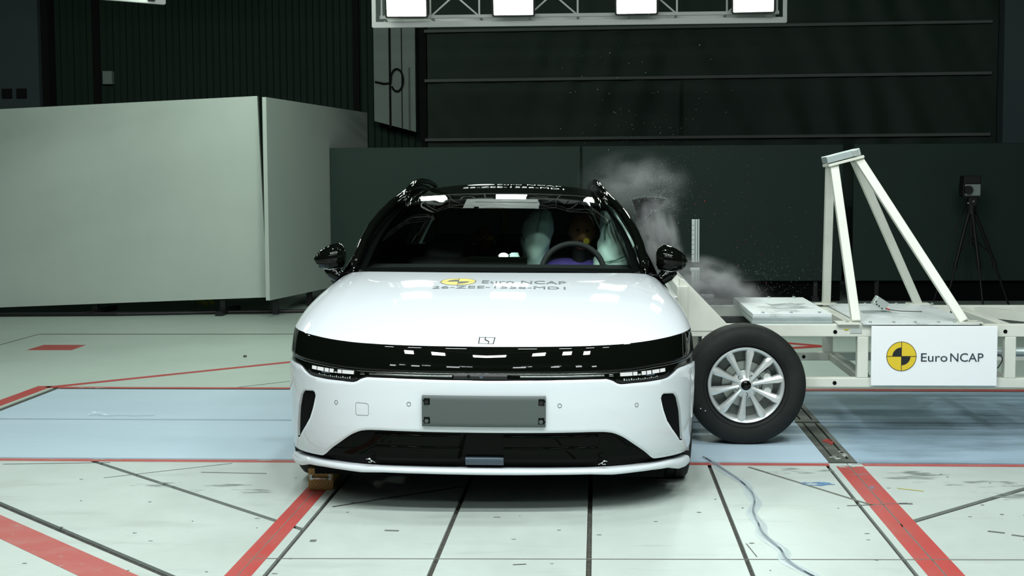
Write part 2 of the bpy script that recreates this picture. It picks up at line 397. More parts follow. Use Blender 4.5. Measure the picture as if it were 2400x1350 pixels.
# curtain with slanting folds
mb = MB(); rows = []
nx, nz = 260, 26
for j in range(nz + 1):
    z = .15 + j * (6.5 / nz); r = []
    for i in range(nx + 1):
        x = -2.42 + i * (8.02 / nx)
        a = .5 + .5 * sin(z * 2.6 + x * .7)
        y = 20.25 + .022 * sin((x - .34 * (z - 2) * (1 if x < 1.2 else -1)) * 9 + 2 * sin(x * 1.7)) * (.3 + .7 * a) + .014 * sin((x + .5 * z) * 17 + 3 * sin(x))
        r.append((x, y, z))
    rows.append(r)
cur = mb.grid(rows).build('curtain', 'curtain', smooth=True)
tag(cur, 'large dark fabric curtain with slanting folds across the rear wall', 'curtain')
for zl, zr in ((2.90, 2.93), (2.06, 2.08), (3.6, 3.64)):
    MB().beam((-2.45, 20.17, zl), (5.5, 20.17, zr), .02, .04).build('batten', 'batten', cur)

# ================================================================== PARTITIONS
wp = empty('partition_panel', (-5.6, 15.3, 0)); tag(wp, 'large white partition board tilted slightly, on the left behind the red square', 'partition board')
MB().prism([(-2.1, .05), (1.975, .200), (1.90, 2.406), (-2.05, 2.245)], 0, .05).build('board', 'white_board', wp)
for x in (-1.4, .0, 1.45): MB().beam((x, .10, 0), (x, .10, 2.0), .06, .06).build('rear_post', 'black_trim', wp); MB().bb(x - .04, x + .04, -.1, .7, 0, .05).build('foot', 'black_trim', wp)
w2 = empty('partition_panel', (-3.53, 15.0, 0)); tag(w2, 'white partition board angled away, half hidden by the dark panel behind the car', 'partition board')
dirv = Vector((.50, 3.5, 0)).normalized(); nv = Vector((-dirv.y, dirv.x, 0))
def w2p(s, n, z): p = dirv * s + nv * n; return (p.x, p.y, z)
mb = MB(); L2 = 3.6; th = .045
mb.add([w2p(0, 0, .19), w2p(L2, 0, .17), w2p(L2, 0, 2.375), w2p(0, 0, 2.375), w2p(0, th, .19), w2p(L2, th, .17), w2p(L2, th, 2.375), w2p(0, th, 2.375)],
       [(0, 1, 2, 3), (4, 7, 6, 5), (0, 4, 5, 1), (1, 5, 6, 2), (2, 6, 7, 3), (3, 7, 4, 0)]).build('board', 'white_board', w2)
for s_ in (.4, 1.5, 2.6): MB().beam(w2p(s_, .09, 0), w2p(s_, .09, 2.0), .06, .06).build('rear_post', 'black_trim', w2)
for (a, b, lab) in ((-3.232, -.195, 'dark grey partition board behind the car roof, left of three'), (-.170, 2.925, 'dark grey partition board behind the dust cloud, middle of three'), (3.05, 6.2, 'dark grey partition board behind the camera tripod, right of three')):
    p = empty('partition_panel', ((a + b) / 2, 17.0, 0)); tag(p, lab, 'partition board')
    h = (b - a) / 2
    MB().bb(-h, h, 0, .05, .250, 1.878).build('board', 'grey_board', p, bevel=.006)
    for x in (-h + .3, h - .3):
        MB().beam((x, .09, 0), (x, .09, 1.7), .05, .05).build('rear_post', 'black_trim', p); MB().bb(x - .04, x + .04, .06, .8, 0, .05).build('foot', 'black_trim', p)
    MB().bb(-h, h, .12, .16, 0, .24).build('gap_shade', 'black_matt', p)  # black board standing in for the shade in the gap below
# yellow tag hanging at a post base behind the white board
tg = empty('warning_tag', (-4.67, 16.2, 0)); tag(tg, 'small yellow tag on a post under the white board edge', 'tag')
MB().bb(-.09, -.03, 0, .05, 0, .20).build('post', 'column_grey', tg)
MB().box((.06, 0, .07), (.13, .01, .05), Matrix.Rotation(.5, 3, 'Y')).build('tag_plate', 'tag_yellow', tg); MB().box((.16, 0, .09), (.05, .01, .11), Matrix.Rotation(-.4, 3, 'Y')).build('tag_plate', 'tag_yellow', tg)
MB().beam((-.03, .02, .06), (.16, .02, .08), .01, .01).build('wire', 'tag_yellow', tg)
tag(MB().tube([(-9.5, 15.0, .02), (-7.0, 15.12, .02), (-5.3, 15.22, .02), (-4.2, 15.45, .02), (-3.2, 15.6, .02), (-2.4, 15.9, .02)], .022).build('floor_hose', 'black_trim'), 'dark hose lying on the floor below the white boards', 'hose')

# ================================================================== LIGHTING RIGS
def truss(name, x0, x1, y, z, label, cat='lighting truss', h=.42, d=.30, group=None, frame=True):
    t = empty(name, ((x0 + x1) / 2, y, z)); tag(t, label, cat, group); L = (x1 - x0) / 2
    for yy in (0, d):
        for zz in (.10, .10 + h): MB().beam((-L + .06, yy, zz), (L - .06, yy, zz), .032, .032).build('chord', 'truss_paint', t)
    n = max(2, int(round(2 * L / .5)))
    for i in range(n + 1):
        x = -L + .08 + i * (2 * L - .16) / n
        MB().beam((x, 0, .10), (x, 0, .10 + h), .018, .018).build('post', 'truss_paint', t)
        MB().beam((x, 0, .10), (x, d, .10), .018, .018).build('brace', 'truss_paint', t)
        if i < n:
            x2 = x + (2 * L - .16) / n
            if i % 2 == 1:
                MB().beam((x, 0, .10), (x2, 0, .10 + h), .016, .016).build('brace', 'truss_paint', t)
                MB().beam((x2, .02, .10), (x, .02, .10 + h), .016, .016).build('brace', 'truss_paint', t)
    if frame:
        MB().beam((-L, -.06, .02), (L, -.06, .02), .04, .055).build('frame_bar', 'truss_paint', t)
        for s in (-1, 1): MB().beam((s * (L - .012), -.06, 0), (s * (L - .012), -.06, .10 + h), .03, .04).build('frame_bar', 'truss_paint', t)
    for s in (-.8, .8): MB().cyl((s * L, d / 2, .10 + h), (s * L, d / 2, 7.0 - z), .012, n=8).build('suspension_rod', 'lamp_black', t)
    return t
def lamp_proto(lens):
    t = empty('floodlight')
    # faces -Y locally; origin at the yoke top
    mb = MB(); w, h, d = .40, .36, .16
    mb.bb(-w / 2, w / 2, .02, d, -h / 2, h / 2); mb.build('housing', 'lamp_black', t, bevel=.01)
    for s in (-1, 1):
        MB().bb(s * w / 2 - .008, s * w / 2 + .008, -.02, .03, -h / 2, h / 2).build('bezel', 'lamp_black', t)
        MB().bb(-w / 2, w / 2, -.02, .03, s * h / 2 - .008, s * h / 2 + .008).build('bezel', 'lamp_black', t)
    MB().add([(-w / 2 + .012, -.004, -h / 2 + .012), (w / 2 - .012, -.004, -h / 2 + .012), (w / 2 - .012, -.004, h / 2 - .012), (-w / 2 + .012, -.004, h / 2 - .012)], [(0, 1, 2, 3)]).build('lens', lens, t, fixn=False)
    MB().bb(-w / 2 - .03, -w / 2 - .012, .05, .09, -.02, h / 2 + .08).build('yoke', 'lamp_black', t)
    MB().bb(w / 2 + .012, w / 2 + .03, .05, .09, -.02, h / 2 + .08).build('yoke', 'lamp_black', t)
    MB().bb(-w / 2 - .03, w / 2 + .03, .05, .09, h / 2 + .07, h / 2 + .09).build('yoke', 'lamp_black', t)
    return t
PROTO = {}
def lamp(loc, aim, lens, label, group=None):
    if lens not in PROTO: t = PROTO[lens] = lamp_proto(lens)
    else: t = copy_tree(PROTO[lens])
    d = Vector(aim) - Vector(loc)
    t.location = loc
    yaw = math.atan2(d.x, -d.y); pit = math.atan2(d.z, sqrt(d.x ** 2 + d.y ** 2))
    t.rotation_euler = Matrix.Rotation(yaw, 3, 'Z').to_euler()
    t.rotation_euler = (Matrix.Rotation(yaw, 3, 'Z') @ Matrix.Rotation(-pit, 3, 'X')).to_euler()
    tag(t, label, 'floodlight', group); return t
truss('lighting_truss', -2.20, 1.835, 14.0, 2.985, 'pale lattice lighting truss hanging above the car at the top of the picture')
for x, lab in ((-1.84, 'leftmost floodlight of four on the pale lattice truss'), (-.80, 'second floodlight from left of four on the pale lattice truss'), (.385, 'third floodlight from left of four on the pale lattice truss'), (1.50, 'rightmost floodlight of four on the pale lattice truss')):
    lamp((x, 13.74, 3.235), (-.2 + x * .6, 6.0, .4), 'lens_back', lab)
lt = truss('lighting_truss', -7.35, -3.15, 10.55, 2.985, 'lighting truss at the top left corner above the white board', frame=True); lt.rotation_euler = (0, 0, radians(43))
lamp((-3.90, 11.72, 3.17), (-2.4, 6.0, .3), 'lens_back', 'floodlight at the top left end of the left lighting truss')
for x in (-4.95, -6.1): lamp((x, 11.0 + (x + 4.95) * .93 - .3, 3.20), (-4.0, 6.0, .3), 'lens_back', 'floodlight on the left lighting truss beyond the picture edge', 'floodlights outside the picture')
truss('lighting_truss', -2.2, 1.84, 13.4, 4.13, 'lighting truss high above the visible truss, seen mirrored in the hood', group='trusses outside the picture')
for x in (-1.84, -.80, .385, 1.5): lamp((x, 13.2, 3.85), (x * .5, 6.5, .3), 'lens_back', 'floodlight high above the visible truss, mirrored in the hood', 'floodlights outside the picture')
truss('lighting_truss', -3.2, 3.2, 4.0, 5.50, 'lighting truss overhead in front of the car', group='trusses outside the picture')
for x in (-2.8, -1.9, -.95, 0., .95, 1.9, 2.8): lamp((x, 3.75, 5.22), (x * .9 - .2, 6.0, .2), 'lens_top', 'overhead floodlight in front of the car', 'floodlights outside the picture')
truss('lighting_truss', -3.2, 3.2, 2.1, 5.50, 'lighting truss overhead between camera and car', group='trusses outside the picture')
for x in (-2.5, -1.5, -.5, .5, 1.5, 2.5): lamp((x, 1.85, 5.22), (x * .8 - .2, 6.0, .3), 'lens_top', 'overhead floodlight between camera and car', 'floodlights outside the picture')
truss('lighting_truss', -3.0, 3.0, 7.3, 5.60, 'lighting truss overhead above the car', group='trusses outside the picture')
for x in (-2.4, 0., 2.4): lamp((x, 7.05, 5.32), (x * .9, 7.6, 0), 'lens_top', 'overhead floodlight above the car', 'floodlights outside the picture')
truss('lighting_truss', -4.4, 4.4, -.6, 4.58, 'lighting truss above the camera', group='trusses outside the picture')
for x in (-4.0, -2.7, -1.3, .2, 1.5, 2.8, 4.0): lamp((x, -.25, 4.30), (x * .35 - .2, 6.4, .5), 'lens_front', 'floodlight above the camera', 'floodlights outside the picture')
truss('lighting_truss', -4.4, 4.4, -1.3, 5.23, 'upper lighting truss above the camera', group='trusses outside the picture')
for x in (-3.7, -2.4, -1.0, .5, 1.8, 3.1): lamp((x, -.95, 4.95), (x * .35 - .2, 6.4, .5), 'lens_front', 'floodlight on the upper truss above the camera', 'floodlights outside the picture')
truss('lighting_truss', -4.6, -2.3, 13.3, 4.86, 'unseen truss added to carry fill floodlights for the white boards', group='trusses outside the picture')
for x in (-4.1, -3.4, -2.7): lamp((x, 13.05, 4.58), (x * .3 - 2.5, 15.3, 1.2), 'lens_board_fill', 'unseen floodlight added to brighten the white boards', 'floodlights outside the picture')
byl = {}
for o in [o for o in COL.objects if o.parent is None and o.get('group') == 'floodlights outside the picture']: byl.setdefault(o['label'], []).append(o)
for lab, L in byl.items():
    L.sort(key=lambda o: o.location.x)
    for i, o in enumerate(L):
        o['label'] = ('first', 'second', 'third', 'fourth', 'fifth', 'sixth', 'seventh')[i] + ' from left: ' + lab
#CAR
# ================================================================== CAR (local: u right, v rearwards, w up)
car = empty('car', (-.483, 6.0, 0), (0, .010, radians(1.9)))
tag(car, 'white estate car with glossy black roof being struck on its side, facing the camera', 'car')
AW = [(.10, .17), (.15, .12), (.2, .075), (.27, .03), (.36, .008), (.48, 0), (.58, .001), (.64, .010), (.68, .025), (.72, .045), (.76, .070), (.80, .102), (.85, .15)]
BW = [(.10, .975), (.15, .98), (.2, .986), (.3, .994), (.45, 1.0), (.6, 1.0), (.75, .985), (.85, .96)]
def smooth_tab(T):
    xs = np.array([a for a, _ in T]); ys = np.array([b for _, b in T])
    g = np.linspace(xs[0], xs[-1], 301); y = np.interp(g, xs, ys); k = np.ones(25) / 25
    yp = np.concatenate([np.full(12, y[0]) + (np.arange(-12, 0)) * (y[1] - y[0]), y, np.full(12, y[-1]) + np.arange(1, 13) * (y[-1] - y[-2])])
    return g, np.convolve(yp, k, 'valid')
AG, AY = smooth_tab(AW); BG, BY = smooth_tab(BW)
PB = [(0, 0), (.565, 0), (.962, .09), (.974, .80)]
def plan(t):
    a = ((1 - t) ** 3, 3 * t * (1 - t) ** 2, 3 * t * t * (1 - t), t ** 3)
    return sum(a[i] * PB[i][0] for i in range(4)), sum(a[i] * PB[i][1] for i in range(4))
def S(t, w):
    sg = 1 if t >= 0 else -1; u, v = plan(min(1, abs(t)))
    return Vector((sg * u * float(np.interp(w, BG, BY)), v + float(np.interp(w, AG, AY)) * (1 - .5 * abs(t)), w))
def SN(t, w):
    e = .004
    t1, t0 = min(1, t + e), max(-1, t - e)
    n = (S(t1, w) - S(t0, w)).cross(S(t, w + e) - S(t, w - e))
    return n.normalized()
def SP(t, w, off=0.): return S(t, w) + SN(t, w) * off
ARCH = ((.93, .345, .372), (3.80, .345, .38))
def arch_filter(V, F, N=None):
    keep = []; used = set()
    for f in F:
        c = [sum(V[i][k] for i in f) / len(f) for k in range(3)]
        ok = True
        if abs(c[0]) > .70:
            for (av, aw, ar) in ARCH:
                if (c[1] - av) ** 2 + (c[2] - aw) ** 2 < ar * ar: ok = False
        if ok: keep.append(f); used.update(f)
    for i in used:
        p = V[i]
        if abs(p[0]) > .70:
            for (av, aw, ar) in ARCH:
                dx, dz = p[1] - av, p[2] - aw; d = sqrt(dx * dx + dz * dz)
                if d < ar: V[i] = (p[0], av + dx * ar / d, aw + dz * ar / d)
    return keep
_TE = {}
def t_end(w):
    k = round(w, 4)
    if k not in _TE:
        av, aw, ar = ARCH[0]; d = ar * ar - (w - aw) ** 2; _TE[k] = 1.0
        if d > 0:
            ve = av - sqrt(d); lo, hi = 0., 1.
            for _ in range(40):
                m_ = (lo + hi) / 2
                if S(m_, w).y < ve: lo = m_
                else: hi = m_
            _TE[k] = lo
    return _TE[k]
class Panel:
    def __init__(s): s.v = []; s.n = []; s.f = []
    def strip(s, ts, top, bot, off=0., rows=10, skirt=.02):
        R = []
        for t in ts:
            a, b = top(abs(t)), bot(abs(t)); col = []
            ks = [i / rows for i in range(rows + 1)]
            for k in ks:
                w = a + (b - a) * k; te = t_end(w); tt = max(-te, min(te, t)); col.append((SP(tt, w, off), SN(tt, w)))
            if skirt:
                col = [(col[0][0] - col[0][1] * skirt, Vector((0, 0, 1)))] + [(col[0][0], (col[0][1] + Vector((0, 0, .6))).normalized())] + col[1:-1] + \
                      [(col[-1][0], (col[-1][1] - Vector((0, 0, .6))).normalized())] + [(col[-1][0] - col[-1][1] * skirt, Vector((0, 0, -1)))]
            R.append(col)
        n = len(R[0]); o = len(s.v)
        for c in R:
            for p, q in c: s.v.append(tuple(p)); s.n.append(tuple(q))
        for i in range(len(R) - 1):
            for j in range(n - 1): s.f.append((o + i * n + j, o + i * n + j + 1, o + (i + 1) * n + j + 1, o + (i + 1) * n + j))
        return s
    def build(s, name, m, parent, arch=True):
        V = list(s.v); F = [f for f in s.f if ((Vector(V[f[2]]) - Vector(V[f[0]])).cross(Vector(V[f[3]]) - Vector(V[f[1]]))).length > 1e-9]
        used = sorted({i for f in F for i in f}); mp = {k: i for i, k in enumerate(used)}
        me = bpy.data.meshes.new(name); me.from_pydata([V[k] for k in used], [], [tuple(mp[i] for i in f) for f in F])
        for p in me.polygons: p.use_smooth = True
        me.normals_split_custom_set_from_vertices([s.n[k] for k in used])
        me.materials.append(M(m)); o = bpy.data.objects.new(name, me); COL.objects.link(o); o.parent = parent; return o
def lin(a, b, n): return [a + (b - a) * i / n for i in range(n + 1)]
def tsplit(br, n=80):
    ts = set()
    for a, b in zip(br[:-1], br[1:]):
        for x in lin(a, b, max(2, int(n * abs(b - a)))): ts.add(round(x, 5))
    return sorted(ts)
def T(tab): return lambda t: itp(tab, t)
bandtop = T([(0, .744), (.15, .7455), (.26, .747), (.4, .751), (.5, .757), (.6, .764), (.7, .7695), (.8, .772), (.9, .771), (1, .768)])
bandbot = T([(0, .607), (.15, .609), (.27, .611), (.352, .611), (.372, .602), (.388, .590), (.402, .5855), (.42, .585), (.45, .587), (.52, .588), (.60, .592), (.625, .596), (.66, .610), (.69, .6245), (.715, .629), (.8, .629), (.89, .620), (1, .61)])
ridge = T([(0, .634), (.2, .634), (.35, .636), (.44, .640), (.50, .645), (.56, .650), (.7, .655), (.83, .66), (1, .662)])
grtop = T([(0, .376), (.3, .377), (.345, .3755), (.372, .370), (.395, .360), (.42, .343), (.454, .315), (.51, .27), (.55, .232), (.565, .229), (.64, .226), (.72, .221), (.86, .21), (1, .195)])
liptop = T([(0, .208), (.24, .208), (.38, .206), (.52, .208), (.66, .206), (.8, .192), (1, .175)])
lipbot = T([(0, .181), (.18, .183), (.3, .182), (.38, .176), (.47, .179), (.55, .179), (.64, .174), (.72, .152), (.78, .146), (1, .150)])
vtop = T([(.578, .505), (.582, .518), (.592, .524), (.655, .517), (.668, .508), (.68, .494), (.705, .428), (.735, .290)])
vbot = T([(.578, .500), (.586, .47), (.594, .445), (.616, .398), (.65, .356), (.70, .305), (.722, .281), (.735, .283)])
def off(f, d): return lambda t: f(t) + d
def mir(br): return sorted({-x for x in br} | set(br))
# ---- bumper with its two side vents cut out
bp = Panel()
bp.strip(tsplit(mir([0, .35, .372, .402, .45, .578]), 90), off(bandbot, -.004), grtop, rows=16)
for s in (1, -1):
    ts = tsplit([.5755, .578, .582, .592, .655, .668, .68, .705, .722, .735, .7375], 220); ts = ts if s > 0 else [-x for x in reversed(ts)]
    bp.strip(ts, off(bandbot, -.004), vtop, rows=8, skirt=.014); bp.strip(ts, vbot, grtop, rows=8, skirt=.014)
    ts = tsplit([.735, .8, .89, 1.], 90); ts = ts if s > 0 else [-x for x in reversed(ts)]
    bp.strip(ts, off(bandbot, -.004), grtop, rows=16)
bumper = bp.build('front_bumper', 'white_paint', car)
for s in (1, -1):
    ts = tsplit([.572, .60, .66, .70, .74], 150); ts = ts if s > 0 else [-x for x in reversed(ts)]
    Panel().strip(ts, lambda t: vtop(min(.735, max(.578, t))) + .012, lambda t: vbot(min(.735, max(.578, t))) - .012, off=-.010, rows=6, skirt=0).build('side_vent', 'black_matt', bumper)
# ---- black band, ridge trim, lower light strip
full = tsplit(mir([0, .352, .402, .6, .66, .715, .89, 1.0]), 90)
band = Panel().strip(full, bandtop, off(ridge, .0025), off=.0, rows=10).build('front_band', 'black_gloss', car)
Panel().strip(full, off(ridge, .0015), off(ridge, -.0055), off=-.004, rows=2, skirt=.01).build('light_bar', 'dark_chrome', car)
lowband = Panel().strip(full, off(ridge, -.006), bandbot, off=-.008, rows=6).build('lower_band', 'black_gloss', car)
for s in (1, -1):
    e = empty('headlight'); e.parent = car
    sg = lambda L: L if s > 0 else [-x for x in reversed(L)]
    htop = T([(.39, .6345), (.50, .637), (.63, .645)]); hbot = T([(.39, .597), (.405, .590), (.45, .592), (.52, .593), (.60, .598), (.63, .612)])
    Panel().strip(sg(tsplit([.385, .42, .5, .63], 120)), htop, hbot, off=-.004, rows=4, skirt=.01).build('lamp_bowl', 'black_gloss', e)
    # main light cells
    cells = ((.400, .447), (.450, .468), (.471, .482), (.486, .505), (.509, .530), (.535, .570), (.574, .602))
    for a, b in cells:
        Panel().strip(sg(tsplit([a, b], 200)), T([(.39, .6315), (.5, .633), (.62, .637)]), T([(.39, .6165), (.5, .6165), (.62, .6225)]), off=.0005, rows=2, skirt=.006).build('led_cell', 'led_white' if (b - a) > .015 else 'chrome', e)
    for i in range(16):
        a = .412 + i * .0095
        Panel().strip(sg(tsplit([a, a + .005], 300)), T([(.39, .6055), (.5, .6045), (.6, .6095)]), T([(.39, .5965), (.5, .5985), (.6, .604)]), off=.0005, rows=1, skirt=.005).build('lens_rib', 'chrome' if i % 3 else 'alloy', e)
    Panel().strip(sg(tsplit([.505, .545], 200)), T([(.39, .6160), (.6, .6175)]), T([(.39, .610), (.6, .6115)]), off=0, rows=1, skirt=.005).build('blue_reflector', 'blue_grey', e)
    Panel().strip(sg(tsplit([.36, .376], 200)), T([(.3, .627), (.5, .627)]), T([(.3, .617), (.5, .617)]), off=-.002, rows=1, skirt=.005).build('side_cell', 'dark_chrome', e)
    Panel().strip(sg(tsplit([.09, .20, .345], 100)), off(ridge, -.010), off(ridge, -.017), off=-.006, rows=1, skirt=.004).build('light_guide', 'dark_chrome', e)
    Panel().strip(sg(tsplit([.765, .775], 200)), bandtop, ridge, off=.0008, rows=4, skirt=.004).build('band_joint', 'black_trim', e)
# camera cluster in the middle of the lower band
Panel().strip(tsplit([-.085, 0, .055], 100), off(ridge, -.004), T([(0, .609), (1, .609)]), off=-.002, rows=2, skirt=.006).build('camera_cover', 'black_trim', lowband)
for t in (-.045, -.012): MB().cyl(SP(t, .620, -.002), SP(t, .620, .004), .008, n=14).build('camera_eye', 'chrome' if t < -.03 else 'blue_grey', lowband)
# ---- lower grille, lip
gr = Panel().strip(tsplit(mir([0, .35, .40, .56, .72, 1.]), 90), off(grtop, .006), off(liptop, -.006), off=-.022, rows=8, skirt=.02).build('lower_grille', 'grille_black', car)
for (a, b) in ((-.330, -.069), (.046, .328)):
    for (z0, z1) in ((.357, .3055), (.302, .232)):
        Panel().strip(tsplit([a, (a + b) / 2, b], 90), T([(0, z0), (1, z0)]), T([(0, z1), (1, z1)]), off=-.012, rows=5, skirt=.012).build('shutter', 'grille_black', gr)
Panel().strip(tsplit([-.055, .046], 100), T([(0, .249), (1, .249)]), T([(0, .221), (1, .221)]), off=-.004, rows=2, skirt=.02).build('radar_cover', 'blue_grey', gr)
for s in (-1, 1):
    t0 = .345
    MB().tube([SP(s * (t0 + .006 + .010 * cos(a)), .236 + .012 * sin(a), .006 + .006 * sin(a)) for a in lin(.9, 5.2, 14)], .0028, 6).build('clip', 'chrome', gr, smooth=True)
    MB().tube([SP(s * (t0 + .004), .248, .004), SP(s * (t0 - .004), .238, .006), SP(s * (t0 - .016), .226, .004)], .0018, 5).build('clip', 'chrome', gr, smooth=True)
lrows = []
for t in tsplit(mir([0, .30, .38, .47, .64, .72, .78, .82]), 90):
    a, b = liptop(abs(t)), lipbot(abs(t)); c = (a + b) / 2; h = (a - b) / 2; n = S(t, .27) - S(t, .27); n = SN(t, .40); n.z = 0; n.normalize(); p = SP(t, c, 0)
    p = S(t, .235); p.z = c; r = []
    for k in range(13):
        an = pi * (.5 - k / 12); r.append(p + n * (-.004 + .016 * cos(an)) + Vector((0, 0, h * sin(an) * (1.0))))
    lrows.append([r[0] - n * .07] + r + [r[-1] - n * .08])
MB().grid(lrows).build('front_lip', 'white_paint', car, smooth=True, angle=60)
# ---- plate holder, sensors, tow cover
ph = empty('plate_holder'); ph.parent = car
pl = Panel().strip(tsplit([-.1715, 0, .1605], 120), T([(0, .5385), (1, .5385)]), T([(0, .4045), (1, .4045)]), off=.014, rows=6, skirt=.014).build('plate', 'plate_grey', ph)
for t in (-.158, .147):
    for w in (.513, .432):
        MB().box(SP(t + .001, w, .0148), (.026, .003, .028)).build('recess', 'black_matt', pl, bevel=.0012)
        MB().cyl(SP(t, w - .003, .014), SP(t, w - .003, .0185), .009, n=12).build('screw', 'black_trim' if w > .5 else 'plate_grey', pl)
        MB().cyl(SP(t + (.010 if t > 0 else -.008), w + (.004 if w > .5 else -.004), .013), SP(t + (.010 if t > 0 else -.008), w + (.004 if w > .5 else -.004), .0152), .004, n=10).build('hole', 'black_matt', pl)
def ring(t, w, r, name, m, parent):
    n = SN(t, w); x = n.orthogonal().normalized(); y = n.cross(x); c = SP(t, w, .0006)
    MB().tube([c + (x * cos(a) + y * sin(a)) * r for a in [2 * pi * i / 20 for i in range(20)]], .0011, 5, True).build(name, m, parent, smooth=True)
for t, w in ((-.472, .487), (-.212, .497), (.201, .496), (.464, .487)): ring(t, w, .0085, 'parking_sensor', 'plate_grey', bumper)
tw = [SP(t, w, .0006) for t, w in ((-.391, .490), (-.386, .494), (-.349, .492), (-.344, .487), (-.344, .443), (-.349, .439), (-.386, .439), (-.391, .443))]
MB().tube(tw, .0008, 4, True).build('tow_cover', 'plate_grey', bumper)

# ---- hood and fender tops
GV = [(0, 0, 1.30, .986), (.30, .36, 1.325, .985), (.45, .54, 1.37, .983), (.60, .70, 1.455, .978), (.70, .79, 1.54, .968), (.78, .845, 1.56, .945), (.86, .895, 1.56, .900), (.93, .930, 1.56, .850), (1.0, .952, 1.56, .785)]
def Gp(s):
    a = abs(s); c = [float(np.interp(a, [g[0] for g in GV], [g[k] for g in GV])) for k in (1, 2, 3)]
    return Vector((c[0] * (1 if s >= 0 else -1), c[1], c[2]))
def hoodpt(s, r):
    a = abs(s); E = SP(s, bandtop(a), .0); Gq = Gp(s); L = Gq.y - E.y
    f = 1 - a ** 5
    k1 = .34; c1 = E + Vector(((Gq.x - E.x) * .10, L * k1 * (.72 + .28 * a), (.118 * f + .045 * (1 - f))))
    c2 = Gq + Vector(((E.x - Gq.x) * .25, -L * .40, -.032 * f - .004 + .012 * (1 - f)))
    return E * (1 - r) ** 3 + c1 * 3 * r * (1 - r) ** 2 + c2 * 3 * r * r * (1 - r) + Gq * r ** 3
def hood_grid(ss, rs): return [[hoodpt(s, r) for r in rs] for s in ss]
rs = [0, .004] + lin(.02, 1, 34)
rows = hood_grid(lin(-.93, .93, 72), rs)
n0 = [[p - Vector((0, -.012, .018)) for p in (r[0],)] + r for r in rows]
hood = MB().grid(n0).build('hood', 'white_paint', car, smooth=True, fixn=False)
hood.data.flip_normals()
for s in (1, -1):
    MB().grid(hood_grid(lin(.933 * s, 1.0 * s, 5), rs)).build('fender_top', 'white_paint', car, smooth=True)
# hood lookup for markings
dg = bpy.context.evaluated_depsgraph_get()
hb = BVHTree.FromPolygons([v.co.copy() for v in hood.data.vertices], [tuple(p.vertices) for p in hood.data.polygons])
def on_hood(u, v, d=.0015):
    h = hb.ray_cast(Vector((u, v, 3)), Vector((0, 0, -1)))
    if h[0] is None: return Vector((u, v, .98))
    n = h[1] if h[1].z > 0 else -h[1]
    return h[0] + n * d
# badge
bd = empty('badge'); bd.parent = car
def bpt(x, y): return on_hood(x, .085 + y, .002)
for pts in ([(-.036, .002), (.028, .000)], [(-.034, .060), (.033, .058)], [(-.036, .002), (-.034, .060)], [(.028, .0), (.033, .058)], [(.006, .001), (.008, .020), (-.010, .038), (-.008, .060)]):
    P = [bpt(x, y) for x, y in pts]; MB().tube(P, .0022 if len(pts) > 2 or abs(pts[0][0] - pts[1][0]) < .01 else .0009, 5).build('badge_bar', 'print_black', bd)
# hood decal
dec = empty('hood_decal'); dec.parent = car
def disc_part(c, r, a0, a1, r0, name, m, parent, fn, n=24, d=.0015):
    P = []; F = []
    for i in range(n + 1):
        a = a0 + (a1 - a0) * i / n
        for q in (r0, r): P.append(fn(c[0] + q * cos(a), c[1] + q * sin(a), d))
    for i in range(n): F.append((2 * i, 2 * i + 1, 2 * i + 3, 2 * i + 2))
    return MB().add(P, F).build(name, m, parent)
lc = (-.185, 1.02)
hf = lambda x, y, d: on_hood(x, y, d)
disc_part(lc, .088, 0, 2 * pi, 0, 'emblem_disc', 'print_yellow', dec, hf, 36, .0010)
disc_part(lc, .090, 0, 2 * pi, .086, 'emblem_ring', 'print_black', dec, hf, 36, .0016)
disc_part(lc, .055, pi / 2, pi, 0, 'emblem_quarter', 'print_black', dec, hf, 12, .0016); disc_part(lc, .055, -pi / 2, 0, 0, 'emblem_quarter', 'print_black', dec, hf, 12, .0016)
for a, b in (((-.088, 0), (.088, 0)), ((0, -.088), (0, .088))):
    q = (Vector(b) - Vector(a)).orthogonal().normalized() * .002
    P = []
    for k in lin(0, 1, 8):
        c = Vector(a).lerp(Vector(b), k) + Vector(lc)
        P.append([on_hood(*(c + q), .0018), on_hood(*(c - q), .0018)])
    MB().grid(P).build('emblem_bar', 'print_black', dec)
def decal_text(txt, size, x0, y0, width, m, parent, fn, d=.0018):
    me = text_mesh(txt, size); xs = [v.co.x for v in me.vertices]; k = width / (max(xs) - min(xs)); mn = min(xs)
    return from_mesh('lettering', me, m, parent, lambda c: fn(x0 + (c.x - mn) * k, y0 + c.y, d))
decal_text('Euro NCAP', .11, -.065, .975, .42, 'print_navy', dec, hf)
decal_text('26-ZEE-1556-MD1', .085, -.305, .855, .655, 'print_navy', dec, hf)

# ---- cowl, windscreen, roof
def lerpv(A, x):
    xs = [a[0] for a in A]; return [float(np.interp(x, xs, [a[k] for a in A])) for k in range(1, len(A[0]))]
WB = [(0, 0, 1.315, .972), (.5, .42, 1.36, .970), (.8, .64, 1.45, .964), (1.0, .772, 1.555, .958)]
WT = [(0, 0, 2.25, 1.357), (.5, .32, 2.28, 1.355), (.8, .50, 2.335, 1.345), (.93, .575, 2.375, 1.332), (1.0, .604, 2.40, 1.318)]
def wspt(s, r, d=0.):
    b = lerpv(WB, abs(s)); t = lerpv(WT, abs(s)); p = [b[k] + (t[k] - b[k]) * r for k in range(3)]
    bul = sin(pi * r) * (.028 + .02 * (1 - s * s))
    sg = 1 if s >= 0 else -1
    return Vector((sg * (p[0] + sin(pi * r) * .022 * abs(s) ** 3), p[1] - bul * .45 - d * .45, p[2] + bul * .9 + d * .9))
ws = MB().grid([[wspt(s, r) for r in lin(0, 1, 20)] for s in lin(-1, 1, 44)]).build('windscreen', 'windshield_glass', car, smooth=True)
